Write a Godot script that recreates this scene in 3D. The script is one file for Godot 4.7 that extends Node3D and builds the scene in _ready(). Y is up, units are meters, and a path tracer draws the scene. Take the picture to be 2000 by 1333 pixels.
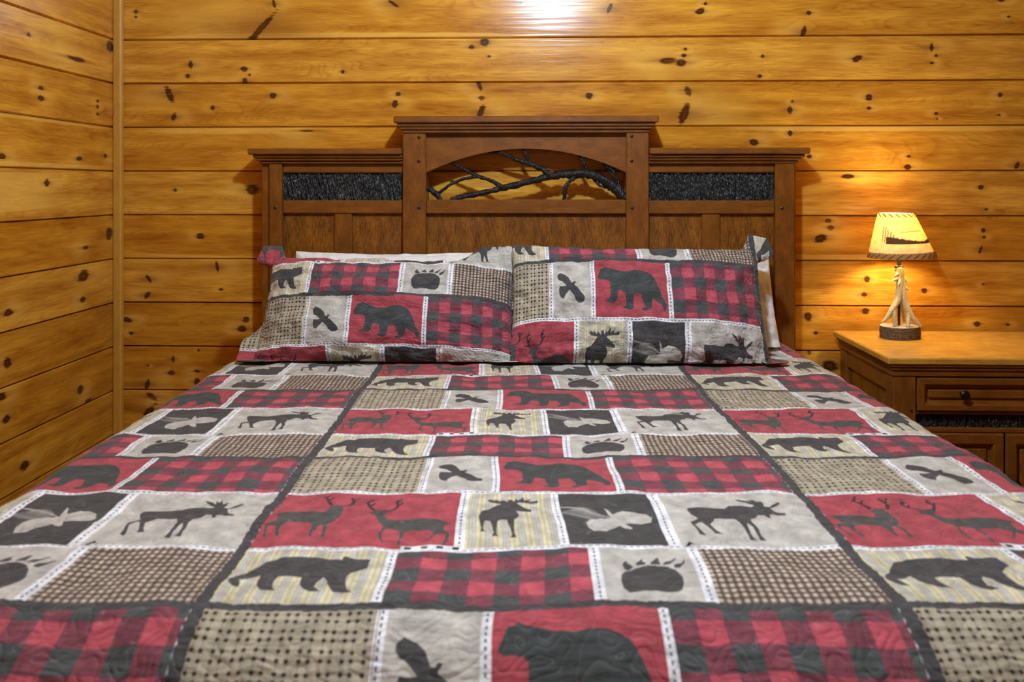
extends Node3D
# A log-cabin bedroom: pine plank walls, stained headboard with bark panels and a branch, patchwork quilt, two shams, nightstand and antler lamp.
# Metres, y up. The camera stands at the foot of the bed and looks along -z, turned 2 degrees to the left.

const BACK_Z := -2.58      # face of the back wall planks
const LEFT_X := -1.361     # face of the left wall planks
const RIGHT_X := 2.7
const FRONT_Z := 1.7
const CEIL_Y := 2.44
const BOARD := 0.1402      # height of one wall plank
const BOARD_TOP := 1.8074  # top edge of plank row 0 (the topmost row in view)
const BED_Y := 0.74
const FLOOR_Y := 0.196
# Lengths below are in units of 1.25 m, with the floor at FLOOR_Y; at the end everything is brought to metres (a king-size bed).
const UNIT := 1.25
const PW := 0.768          # width of one repeat of the quilt print
const PD := 0.472          # depth of one repeat
const ROW_A := 0.286
const ROW_B := 0.621

const BEAR_STRIPE := [0.901, 0.187, 0.865, 0.177, 0.799, 0.187, 0.748, 0.168, 0.722, 0.13, 0.701, 0.149, 0.705, 0.196, 0.63, 0.196, 0.522, 0.159, 0.383, 0.149, 0.296, 0.159, 0.248, 0.215, 0.191, 0.233, 0.133, 0.351, 0.086, 0.473, 0.051, 0.516, 0.021, 0.592, 0.031, 0.641, 0.082, 0.722, 0.123, 0.746, 0.12, 0.69, 0.093, 0.6, 0.14, 0.583, 0.179, 0.533, 0.207, 0.491, 0.215, 0.625, 0.232, 0.706, 0.271, 0.777, 0.379, 0.785, 0.343, 0.738, 0.327, 0.641, 0.338, 0.55, 0.4, 0.541, 0.496, 0.55, 0.508, 0.674, 0.547, 0.754, 0.592, 0.793, 0.653, 0.769, 0.606, 0.706, 0.61, 0.625, 0.641, 0.55, 0.671, 0.608, 0.691, 0.69, 0.736, 0.801, 0.803, 0.832, 0.861, 0.824, 0.818, 0.769, 0.793, 0.674, 0.787, 0.575, 0.794, 0.499, 0.842, 0.43, 0.895, 0.386, 0.898, 0.315, 0.891, 0.242]
const MOOSE := [0.518, 0.131, 0.545, 0.142, 0.584, 0.174, 0.616, 0.217, 0.598, 0.136, 0.626, 0.174, 0.641, 0.142, 0.664, 0.206, 0.697, 0.174, 0.701, 0.238, 0.697, 0.29, 0.735, 0.3, 0.763, 0.248, 0.818, 0.206, 0.82, 0.238, 0.773, 0.29, 0.734, 0.321, 0.755, 0.382, 0.774, 0.412, 0.817, 0.422, 0.815, 0.462, 0.76, 0.472, 0.721, 0.452, 0.7, 0.462, 0.701, 0.521, 0.681, 0.511, 0.666, 0.462, 0.618, 0.458, 0.593, 0.511, 0.549, 0.54, 0.546, 0.608, 0.564, 0.711, 0.563, 0.784, 0.583, 0.874, 0.54, 0.865, 0.543, 0.811, 0.531, 0.692, 0.506, 0.608, 0.497, 0.674, 0.497, 0.766, 0.515, 0.883, 0.471, 0.874, 0.474, 0.802, 0.469, 0.692, 0.458, 0.598, 0.432, 0.531, 0.378, 0.54, 0.295, 0.531, 0.276, 0.579, 0.246, 0.627, 0.268, 0.711, 0.303, 0.784, 0.25, 0.775, 0.244, 0.729, 0.2, 0.598, 0.175, 0.598, 0.145, 0.627, 0.182, 0.784, 0.186, 0.82, 0.146, 0.793, 0.146, 0.729, 0.123, 0.588, 0.154, 0.569, 0.184, 0.54, 0.155, 0.462, 0.138, 0.382, 0.15, 0.331, 0.252, 0.321, 0.402, 0.331, 0.446, 0.279, 0.534, 0.275, 0.605, 0.3, 0.629, 0.279, 0.58, 0.227, 0.536, 0.174]
const MOOSE_FRONT := [0.205, 0.15, 0.252, 0.162, 0.237, 0.126, 0.32, 0.174, 0.305, 0.126, 0.374, 0.186, 0.401, 0.15, 0.469, 0.209, 0.468, 0.138, 0.516, 0.15, 0.536, 0.209, 0.563, 0.138, 0.59, 0.174, 0.659, 0.102, 0.657, 0.174, 0.739, 0.138, 0.724, 0.186, 0.84, 0.162, 0.831, 0.209, 0.737, 0.221, 0.603, 0.221, 0.576, 0.244, 0.668, 0.312, 0.752, 0.368, 0.75, 0.412, 0.653, 0.401, 0.575, 0.39, 0.562, 0.368, 0.6, 0.467, 0.587, 0.52, 0.536, 0.572, 0.523, 0.695, 0.517, 0.793, 0.535, 0.851, 0.475, 0.851, 0.493, 0.813, 0.473, 0.675, 0.453, 0.572, 0.383, 0.562, 0.346, 0.583, 0.331, 0.695, 0.322, 0.793, 0.341, 0.832, 0.274, 0.822, 0.297, 0.784, 0.286, 0.675, 0.263, 0.572, 0.206, 0.572, 0.192, 0.655, 0.189, 0.715, 0.21, 0.754, 0.154, 0.75, 0.169, 0.695, 0.149, 0.572, 0.138, 0.488, 0.171, 0.401, 0.261, 0.368, 0.337, 0.29, 0.389, 0.232, 0.254, 0.209]
const CONE := [0.492, 0.29, 0.524, 0.324, 0.561, 0.401, 0.67, 0.346, 0.789, 0.368, 0.901, 0.423, 0.948, 0.509, 0.927, 0.572, 0.831, 0.572, 0.725, 0.562, 0.661, 0.583, 0.716, 0.665, 0.698, 0.695, 0.632, 0.675, 0.592, 0.634, 0.51, 0.695, 0.429, 0.764, 0.289, 0.764, 0.243, 0.675, 0.241, 0.593, 0.297, 0.531, 0.411, 0.499, 0.534, 0.488, 0.512, 0.401]
const TWIG := [0.523, 0.477, 0.422, 0.423, 0.293, 0.379, 0.148, 0.346, 0.102, 0.312, 0.142, 0.401]
const DEER_A := [0.281, 0.309, 0.323, 0.262, 0.357, 0.286, 0.369, 0.332, 0.374, 0.411, 0.373, 0.489, 0.35, 0.575, 0.327, 0.659, 0.331, 0.761, 0.335, 0.86, 0.317, 0.85, 0.314, 0.761, 0.304, 0.659, 0.279, 0.68, 0.277, 0.741, 0.265, 0.771, 0.272, 0.85, 0.257, 0.841, 0.251, 0.791, 0.253, 0.7, 0.238, 0.607, 0.176, 0.586, 0.127, 0.607, 0.096, 0.659, 0.099, 0.721, 0.116, 0.841, 0.099, 0.841, 0.087, 0.761, 0.067, 0.659, 0.036, 0.649, 0.032, 0.7, 0.054, 0.841, 0.04, 0.841, 0.022, 0.721, 0.012, 0.628, 0.059, 0.586, 0.051, 0.51, 0.021, 0.433, 0.046, 0.422, 0.094, 0.389, 0.204, 0.4, 0.28, 0.422, 0.294, 0.355]
const ANTLER_A1 := [0.298, 0.262, 0.269, 0.192, 0.249, 0.119, 0.235, 0.131]
const ANTLER_A2 := [0.357, 0.286, 0.393, 0.286, 0.412, 0.192, 0.393, 0.114]
const DEER_B := [0.53, 0.355, 0.585, 0.366, 0.637, 0.343, 0.636, 0.389, 0.603, 0.422, 0.598, 0.489, 0.632, 0.532, 0.728, 0.543, 0.813, 0.499, 0.909, 0.521, 0.977, 0.596, 0.939, 0.638, 0.938, 0.721, 0.97, 0.781, 0.964, 0.88, 0.946, 0.956, 0.934, 0.947, 0.951, 0.86, 0.946, 0.771, 0.902, 0.781, 0.862, 0.86, 0.826, 0.899, 0.87, 0.821, 0.889, 0.761, 0.857, 0.71, 0.771, 0.71, 0.733, 0.731, 0.731, 0.841, 0.727, 0.947, 0.715, 0.937, 0.718, 0.821, 0.709, 0.721, 0.637, 0.69, 0.622, 0.761, 0.628, 0.821, 0.649, 0.918, 0.635, 0.908, 0.606, 0.801, 0.615, 0.7, 0.616, 0.659, 0.578, 0.575, 0.547, 0.456, 0.515, 0.433, 0.534, 0.389]
const ANTLER_B1 := [0.536, 0.355, 0.508, 0.297, 0.49, 0.227, 0.517, 0.192]
const ANTLER_B2 := [0.585, 0.366, 0.637, 0.343, 0.664, 0.274, 0.651, 0.192, 0.671, 0.18]
const BEAR_RED := [0.094, 0.145, 0.122, 0.154, 0.149, 0.124, 0.184, 0.145, 0.274, 0.184, 0.372, 0.222, 0.469, 0.226, 0.573, 0.201, 0.663, 0.201, 0.74, 0.235, 0.802, 0.299, 0.844, 0.376, 0.878, 0.479, 0.899, 0.564, 0.917, 0.65, 0.962, 0.726, 0.976, 0.795, 0.962, 0.863, 0.934, 0.876, 0.917, 0.829, 0.91, 0.786, 0.851, 0.735, 0.781, 0.684, 0.774, 0.769, 0.774, 0.821, 0.74, 0.863, 0.677, 0.893, 0.632, 0.88, 0.639, 0.846, 0.684, 0.825, 0.677, 0.778, 0.649, 0.701, 0.628, 0.624, 0.538, 0.624, 0.531, 0.718, 0.528, 0.803, 0.517, 0.846, 0.469, 0.863, 0.406, 0.842, 0.385, 0.812, 0.427, 0.795, 0.427, 0.709, 0.41, 0.607, 0.358, 0.573, 0.323, 0.581, 0.309, 0.65, 0.288, 0.735, 0.253, 0.765, 0.17, 0.756, 0.146, 0.735, 0.198, 0.692, 0.215, 0.624, 0.212, 0.513, 0.212, 0.427, 0.184, 0.389, 0.122, 0.385, 0.066, 0.389, 0.042, 0.359, 0.038, 0.325, 0.059, 0.274, 0.073, 0.214]
const BIRD := [0.187, 0.225, 0.33, 0.271, 0.418, 0.326, 0.456, 0.38, 0.483, 0.434, 0.535, 0.442, 0.552, 0.419, 0.582, 0.412, 0.612, 0.426, 0.597, 0.45, 0.569, 0.465, 0.572, 0.488, 0.658, 0.527, 0.726, 0.581, 0.804, 0.636, 0.841, 0.682, 0.831, 0.729, 0.778, 0.748, 0.677, 0.752, 0.6, 0.705, 0.562, 0.651, 0.484, 0.597, 0.434, 0.562, 0.393, 0.597, 0.328, 0.643, 0.275, 0.705, 0.232, 0.686, 0.188, 0.659, 0.161, 0.612, 0.157, 0.543, 0.176, 0.492, 0.269, 0.504, 0.36, 0.5, 0.292, 0.45, 0.237, 0.411, 0.161, 0.38, 0.117, 0.333, 0.118, 0.279]
const PAW := [0.171, 0.659, 0.189, 0.557, 0.25, 0.465, 0.362, 0.394, 0.483, 0.348, 0.588, 0.343, 0.701, 0.384, 0.783, 0.465, 0.829, 0.577, 0.829, 0.689, 0.798, 0.791, 0.738, 0.852, 0.633, 0.862, 0.513, 0.827, 0.4, 0.832, 0.302, 0.862, 0.235, 0.862, 0.182, 0.791]
const TOE := [[0.223, 0.343, 0.235, 0.302, 0.265, 0.251, 0.283, 0.256, 0.28, 0.292, 0.317, 0.333, 0.34, 0.368, 0.287, 0.419, 0.242, 0.409], [0.374, 0.302, 0.392, 0.267, 0.43, 0.231, 0.468, 0.206, 0.456, 0.251, 0.49, 0.282, 0.475, 0.333, 0.381, 0.338], [0.539, 0.292, 0.558, 0.267, 0.603, 0.221, 0.641, 0.19, 0.647, 0.251, 0.648, 0.318, 0.547, 0.321], [0.674, 0.333, 0.708, 0.282, 0.768, 0.262, 0.844, 0.2, 0.836, 0.226, 0.791, 0.282, 0.746, 0.343, 0.686, 0.345], [0.78, 0.389, 0.806, 0.343, 0.874, 0.318, 0.926, 0.251, 0.923, 0.292, 0.889, 0.353, 0.844, 0.409, 0.791, 0.412]]
const KNOTS_BACK := [0,0.065,0.356,0.0048,0.0065,0, 0,0.065,0.473,0.0032,0.0032,0, 0,0.471,0.738,0.0097,0.0677,42, 0,0.512,0.205,0.0048,0.0113,-15, 0,0.894,0.215,0.0048,0.0193,-55, 0,1.298,0.225,0.0065,0.0032,0, 0,1.576,0.367,0.0065,0.0161,25, 0,1.859,0.439,0.0113,0.0081,-30, 0,1.875,0.269,0.0048,0.0048,0, 0,2.194,0.491,0.0081,0.0065,0, 0,2.178,0.911,0.0065,0.0177,15, 0,2.781,0.240,0.0097,0.0065,0, 0,2.804,0.602,0.0048,0.0032,0, 1,0.243,0.567,0.0081,0.0113,0, 1,0.233,0.823,0.0065,0.0065,0, 1,0.415,0.666,0.0097,0.0065,10, 1,0.418,0.958,0.0081,0.0113,0, 1,0.433,0.795,0.0032,0.0032,0, 1,0.733,0.736,0.0048,0.0065,0, 1,1.184,0.106,0.0145,0.0129,0, 1,1.142,0.208,0.0097,0.0065,0, 1,1.198,0.418,0.0048,0.0032,0, 1,1.757,0.531,0.0274,0.0097,-5, 1,1.800,0.579,0.0161,0.0113,0, 1,1.808,0.419,0.0065,0.0048,0, 1,1.813,0.282,0.0048,0.0048,0, 1,2.052,0.451,0.0048,0.0048,0, 1,2.043,0.884,0.0065,0.0065,0, 1,2.343,0.508,0.0145,0.0081,-25, 1,2.570,0.280,0.0065,0.0129,0, 1,2.584,0.450,0.0048,0.0048,0, 1,2.571,0.608,0.0065,0.0048,0, 2,0.173,0.242,0.0097,0.0226,-25, 2,0.188,0.756,0.0081,0.0129,25, 2,0.314,0.549,0.0065,0.0065,0, 2,0.509,0.286,0.0113,0.0097,0, 2,0.909,0.262,0.0081,0.0065,0, 2,0.899,0.482,0.0097,0.0113,20, 2,1.174,0.350,0.0081,0.0065,0, 2,1.171,0.684,0.0081,0.0210,20, 2,1.167,0.074,0.0065,0.0161,-20, 2,1.512,0.314,0.0097,0.0081,0, 2,1.821,0.219,0.0081,0.0145,-25, 2,1.809,0.733,0.0113,0.0339,20, 2,2.144,0.456,0.0048,0.0048,0, 2,2.136,0.638,0.0097,0.0113,0, 2,2.379,0.371,0.0081,0.0097,0, 2,2.379,0.609,0.0065,0.0048,0, 2,2.584,0.727,0.0065,0.0048,0, 2,2.587,0.840,0.0032,0.0032,0, 2,2.778,0.326,0.0065,0.0065,0, 2,2.775,0.765,0.0048,0.0032,0, 3,0.619,0.090,0.0258,0.0032,0, 3,2.025,0.364,0.0113,0.0097,20, 3,2.137,0.172,0.0065,0.0081,0, 3,2.196,0.673,0.0065,0.0048,0, 3,2.500,0.676,0.0065,0.0048,0, 3,2.497,0.902,0.0097,0.0081,0, 3,2.829,0.870,0.0065,0.0129,25, 4,0.193,0.426,0.0048,0.0048,0, 4,0.442,0.425,0.0177,0.0145,0, 4,2.315,0.128,0.0161,0.0065,0, 4,2.719,0.366,0.0081,0.0081,0, 4,2.736,0.840,0.0048,0.0048,0, 5,0.274,0.475,0.0097,0.0081,0, 5,2.254,0.116,0.0097,0.0065,0, 5,2.262,0.263,0.0097,0.0081,0, 5,2.230,0.491,0.0177,0.0113,-20, 5,2.727,0.314,0.0065,0.0065,0, 5,2.729,0.461,0.0048,0.0048,0, 5,2.719,0.731,0.0048,0.0145,20, 6,0.107,0.460,0.0065,0.0145,-35, 6,0.102,0.822,0.0065,0.0129,35, 6,0.329,0.186,0.0048,0.0161,-10, 6,0.341,0.686,0.0048,0.0032,0, 6,2.373,0.407,0.0081,0.0081,0, 6,2.364,0.736,0.0097,0.0081,0, 6,2.548,0.640,0.0081,0.0081,0, 6,2.727,0.499,0.0048,0.0032,0, 7,0.037,0.398,0.0129,0.0081,20, 7,0.050,0.690,0.0065,0.0048,0, 7,0.422,0.382,0.0097,0.0081,0, 7,0.409,0.581,0.0145,0.0097,0, 7,2.192,0.242,0.0097,0.0113,-20, 7,2.216,0.593,0.0065,0.0048,0, 7,2.368,0.110,0.0081,0.0081,0, 7,2.708,0.379,0.0081,0.0065,0, 7,2.801,0.387,0.0065,0.0048,0, 8,0.268,0.088,0.0032,0.0032,0, 8,0.186,0.291,0.0048,0.0097,0, 8,0.180,0.595,0.0113,0.0081,0, 8,0.105,0.436,0.0032,0.0032,0, 8,0.264,0.555,0.0097,0.0048,20, 8,0.102,0.857,0.0065,0.0177,15, 8,0.263,0.789,0.0081,0.0097,0, 8,2.196,0.049,0.0065,0.0065,0, 8,2.259,0.329,0.0226,0.0161,20, 9,0.117,0.160,0.0193,0.0081,35, 9,0.128,0.322,0.0081,0.0048,0, 9,0.108,0.476,0.0097,0.0193,45]
const KNOTS_SIDE := [1,0.447,0.457,0.0088,0.0053,0, 2,0.393,0.431,0.0120,0.0055,0, 2,0.393,0.620,0.0120,0.0068,0, 2,0.107,0.468,0.0068,0.0046,0, 2,0.107,0.592,0.0068,0.0046,0, 2,0.107,0.749,0.0068,0.0046,0, 3,0.553,0.787,0.0139,0.0076,0, 3,0.207,0.750,0.0130,0.0059,0, 3,0.062,0.658,0.0104,0.0063,0, 4,0.366,0.282,0.0091,0.0083,0, 5,0.041,0.416,0.0175,0.0190,0, 5,0.172,0.645,0.0166,0.0045,0, 6,0.186,0.258,0.0230,0.0150,0, 6,0.188,0.734,0.0132,0.0075,0, 6,0.529,0.642,0.0141,0.0077,0, 7,0.533,0.552,0.0141,0.0128,0, 8,0.202,0.622,0.0131,0.0119,0, 8,0.161,0.937,0.0166,0.0060,0, 8,0.559,0.139,0.0167,0.0088,0, 8,0.537,0.570,0.0112,0.0089,0, 9,0.464,0.585,0.0145,0.0106,0, 1,0.221,0.673,0.0389,0.0059,0, 1,0.035,0.202,0.0210,0.0191,0]

var M := {}
var names := {}

# ---------------------------------------------------------------- scene
func _ready() -> void:
	make_camera()
	make_environment()
	make_materials()
	build_room()
	build_ceiling_light()
	build_bed()
	build_quilt()
	build_pillows()
	build_nightstand()
	build_lamp()
	to_metres()


func to_metres() -> void:
	for o in get_children():
		if o is Camera3D or not o is Node3D:
			continue
		o.position = (o.position - Vector3(0, FLOOR_Y, 0)) * UNIT
		o.scale = Vector3.ONE * UNIT


func make_camera() -> void:
	var cam := Camera3D.new()
	cam.name = "camera"
	var lens := CameraAttributesPhysical.new()
	lens.frustum_focal_length = 28.0
	lens.exposure_aperture = 4.0
	lens.frustum_focus_distance = 2.75
	lens.frustum_near = 0.05
	lens.frustum_far = 60.0
	cam.attributes = lens
	cam.keep_aspect = Camera3D.KEEP_HEIGHT
	cam.set_frustum(0.05 * 1333.0 / 1600.0, Vector2(0.0, -0.05 * 303.5 / 1600.0), 0.05, 60.0)
	cam.position = Vector3(0, (1.2 - FLOOR_Y) * UNIT, 0)
	cam.rotation_degrees = Vector3(0, 2.0, 0)
	add_child(cam)
	cam.current = true


func make_environment() -> void:
	var env := Environment.new()
	env.background_mode = Environment.BG_COLOR
	env.background_color = Color(0.02, 0.02, 0.02)
	env.tonemap_mode = Environment.TONE_MAPPER_LINEAR
	env.tonemap_exposure = 1.41
	env.sdfgi_enabled = true
	env.ssao_enabled = true
	env.ssil_enabled = true
	var we := WorldEnvironment.new()
	we.name = "environment"
	we.environment = env
	add_child(we)


func omni(called: String, at: Vector3, energy: float, color: Color, radius: float, parent: Node) -> void:
	var l := OmniLight3D.new()
	l.name = called
	l.position = at
	l.light_energy = energy
	l.light_color = color
	l.light_size = radius
	l.omni_range = 12.0
	l.omni_attenuation = 2.0
	l.shadow_enabled = true
	parent.add_child(l)


# ---------------------------------------------------------------- naming helpers
func numbered(called: String) -> String:
	if not names.has(called):
		names[called] = 0
		return called
	names[called] += 1
	return "%s_%03d" % [called, names[called]]


func thing(called: String, label: String, category: String, at := Vector3.ZERO, group := "") -> Node3D:
	var o := Node3D.new()
	o.name = numbered(called)
	o.position = at
	o.set_meta("label", label)
	o.set_meta("category", category)
	if group:
		o.set_meta("group", group)
	add_child(o)
	return o


func structure(called: String) -> Node3D:
	var o := Node3D.new()
	o.name = called
	o.set_meta("kind", "structure")
	add_child(o)
	return o


func part(called: String, mesh: Mesh, m: Material, parent: Node, at := Vector3.ZERO) -> MeshInstance3D:
	var o := MeshInstance3D.new()
	o.name = called
	o.mesh = mesh
	o.material_override = m
	o.position = at
	parent.add_child(o, true)
	return o


# ---------------------------------------------------------------- mesh helpers
func start() -> SurfaceTool:
	var st := SurfaceTool.new()
	st.begin(Mesh.PRIMITIVE_TRIANGLES)
	return st


func quad(st: SurfaceTool, a: Vector3, b: Vector3, c: Vector3, d: Vector3, n: Vector3) -> void:
	# flat quad with normal n, corners in ring order; wound clockwise as seen from n
	var flip := (b - a).cross(c - a).dot(n) > 0.0
	st.set_normal(n.normalized())
	for p in ([a, c, b, a, d, c] if flip else [a, b, c, a, c, d]):
		st.add_vertex(p)


func tri(st: SurfaceTool, a: Vector3, b: Vector3, c: Vector3, n: Vector3) -> void:
	st.set_normal(n.normalized())
	for p in ([a, c, b] if (b - a).cross(c - a).dot(n) > 0.0 else [a, b, c]):
		st.add_vertex(p)


func bevel_box(st: SurfaceTool, lo: Vector3, hi: Vector3, bevel := 0.002) -> void:
	var b := minf(bevel, 0.49 * minf(hi.x - lo.x, minf(hi.y - lo.y, hi.z - lo.z)))
	var mid := (lo + hi) / 2.0
	var h := (hi - lo) / 2.0
	for axis in 3:
		var u := (axis + 1) % 3
		var v := (axis + 2) % 3
		for sgn in [-1.0, 1.0]:
			var n := Vector3.ZERO
			n[axis] = sgn
			var ring := []
			for k in [[-1, -1], [1, -1], [1, 1], [-1, 1]]:
				var p := Vector3.ZERO
				p[axis] = sgn * h[axis]
				p[u] = k[0] * (h[u] - b)
				p[v] = k[1] * (h[v] - b)
				ring.append(mid + p)
			quad(st, ring[0], ring[1], ring[2], ring[3], n)
		# edges parallel to axis
		for su in [-1.0, 1.0]:
			for sv in [-1.0, 1.0]:
				var a1 := Vector3.ZERO
				a1[u] = su * h[u]
				a1[v] = sv * (h[v] - b)
				var a2 := Vector3.ZERO
				a2[u] = su * (h[u] - b)
				a2[v] = sv * h[v]
				var along := Vector3.ZERO
				along[axis] = h[axis] - b
				var n2 := Vector3.ZERO
				n2[u] = su
				n2[v] = sv
				quad(st, mid + a1 - along, mid + a1 + along, mid + a2 + along, mid + a2 - along, n2)
	for sx in [-1.0, 1.0]:
		for sy in [-1.0, 1.0]:
			for sz in [-1.0, 1.0]:
				tri(st, mid + Vector3(sx * h.x, sy * (h.y - b), sz * (h.z - b)), mid + Vector3(sx * (h.x - b), sy * h.y, sz * (h.z - b)), mid + Vector3(sx * (h.x - b), sy * (h.y - b), sz * h.z), Vector3(sx, sy, sz))


func box(lo: Vector3, hi: Vector3, bevel := 0.002) -> ArrayMesh:
	var st := start()
	bevel_box(st, lo, hi, bevel)
	return st.commit()


func grid_mesh(st: SurfaceTool, pts: Array, uvs: Array, nu: int, nv: int, flip := false) -> void:
	# (nu+1) x (nv+1) points, smooth normals by central differences
	var w := nu + 1
	for j in nv + 1:
		for i in nu + 1:
			var a: Vector3 = pts[j * w + maxi(i - 1, 0)]
			var b: Vector3 = pts[j * w + mini(i + 1, nu)]
			var c: Vector3 = pts[maxi(j - 1, 0) * w + i]
			var d: Vector3 = pts[mini(j + 1, nv) * w + i]
			var n := (b - a).cross(d - c)
			if flip:
				n = -n
			st.set_normal(n.normalized() if n.length() > 1e-12 else Vector3.UP)
			st.set_uv(uvs[j * w + i])
			st.add_vertex(pts[j * w + i])


func grid_index(st: SurfaceTool, base: int, nu: int, nv: int, flip := false) -> void:
	var w := nu + 1
	for j in nv:
		for i in nu:
			var a := base + j * w + i
			var q := [a, a + 1, a + w + 1, a + w]
			for k in ([0, 1, 2, 0, 2, 3] if flip else [0, 2, 1, 0, 3, 2]):
				st.add_index(q[k])


func tube(st: SurfaceTool, pts: Array, radii: Array, sides := 8, rough := 0.0, rng: RandomNumberGenerator = null) -> void:
	var n := pts.size()
	var rings := []
	var normals := []
	var side := Vector3.ZERO
	for k in n:
		var dir: Vector3 = (pts[mini(k + 1, n - 1)] - pts[maxi(k - 1, 0)]).normalized()
		if side == Vector3.ZERO:
			side = dir.cross(Vector3(0.31, 0.2, 0.93)).normalized()
		side = (side - dir * side.dot(dir)).normalized()
		var up := dir.cross(side)
		var ring := []
		var nr := []
		for q in sides:
			var a := TAU * q / sides
			var o := side * cos(a) + up * sin(a)
			var r: float = radii[k] * (1.0 + (rng.randf_range(-rough, rough) if rng else 0.0))
			ring.append(pts[k] + o * r)
			nr.append(o)
		rings.append(ring)
		normals.append(nr)
	for k in n - 1:
		for q in sides:
			var q2 := (q + 1) % sides
			var idx := [[k, q], [k, q2], [k + 1, q2], [k + 1, q]]
			var out: Vector3 = normals[k][q] + normals[k][q2]
			var flip: bool = (rings[k][q2] - rings[k][q]).cross(rings[k + 1][q2] - rings[k][q]).dot(out) > 0.0
			for t in ([0, 2, 1, 0, 3, 2] if flip else [0, 1, 2, 0, 2, 3]):
				st.set_normal(normals[idx[t][0]][idx[t][1]])
				st.add_vertex(rings[idx[t][0]][idx[t][1]])
	for e in [0, n - 1]:
		var dir2: Vector3 = (pts[1] - pts[0]) * -1.0 if e == 0 else pts[n - 1] - pts[n - 2]
		for q in sides:
			tri(st, pts[e] + dir2.normalized() * radii[e] * 0.4, rings[e][q], rings[e][(q + 1) % sides], dir2)


func smooth_path(p: Array, r: Array, step: int) -> Array:
	# Catmull-Rom through the points
	var out := []
	var rad := []
	for k in p.size() - 1:
		var a: Vector3 = p[maxi(k - 1, 0)]
		var b: Vector3 = p[k]
		var c: Vector3 = p[k + 1]
		var d: Vector3 = p[mini(k + 2, p.size() - 1)]
		for i in step:
			var t := float(i) / step
			out.append(b.cubic_interpolate(c, a, d, t))
			rad.append(lerpf(r[k], r[k + 1], t))
	out.append(p[-1])
	rad.append(r[-1])
	return [out, rad]


func lathe(st: SurfaceTool, profile: Array, sides: int, at := Vector3.ZERO) -> void:
	# profile: Vector2(radius, height) from bottom to top, smooth
	for k in profile.size() - 1:
		var p: Vector2 = profile[k]
		var q: Vector2 = profile[k + 1]
		var slope := Vector2(q.y - p.y, p.x - q.x).normalized()
		for i in sides:
			var a := TAU * i / sides
			var b := TAU * (i + 1) / sides
			var pts := []
			for e in [[p, a], [p, b], [q, b], [q, a]]:
				pts.append([Vector3(cos(e[1]) * e[0].x, e[0].y, sin(e[1]) * e[0].x) + at, Vector3(cos(e[1]) * slope.x, slope.y, sin(e[1]) * slope.x)])
			var out: Vector3 = pts[0][1] + pts[2][1]
			var flip: bool = (pts[1][0] - pts[0][0]).cross(pts[2][0] - pts[0][0]).dot(out) > 0.0
			for t in ([0, 2, 1, 0, 3, 2] if flip else [0, 1, 2, 0, 2, 3]):
				st.set_normal(pts[t][1])
				st.add_vertex(pts[t][0])


# ---------------------------------------------------------------- procedural pictures
func noise(seed_: int, freq: float, octaves := 3) -> FastNoiseLite:
	var n := FastNoiseLite.new()
	n.noise_type = FastNoiseLite.TYPE_SIMPLEX_SMOOTH
	n.seed = seed_
	n.frequency = freq
	n.fractal_octaves = octaves
	return n


func stretched(seed_: int, freq: float, w: int, h: int, squeeze: int, octaves := 3) -> Image:
	var im := noise(seed_, freq, octaves).get_image(maxi(w / squeeze, 4), h, false, false, true)
	im.convert(Image.FORMAT_L8)
	im.resize(w, h, Image.INTERPOLATE_CUBIC)
	return im


func ring_table(seed_: int) -> PackedFloat32Array:
	# tone across the growth rings: slow rise, quick fall, of uneven width
	var rng := RandomNumberGenerator.new()
	rng.seed = seed_
	var t := PackedFloat32Array()
	t.resize(2048)
	var at := 0
	while at < 2048:
		var n := rng.randi_range(18, 64)
		var deep := rng.randf_range(0.25, 1.0)
		for k in n:
			if at + k < 2048:
				var x := float(k) / n
				t[at + k] = deep * (x * x * x if x < 0.9 else (1.0 - x) * 7.3)
		at += n
	return t


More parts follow.
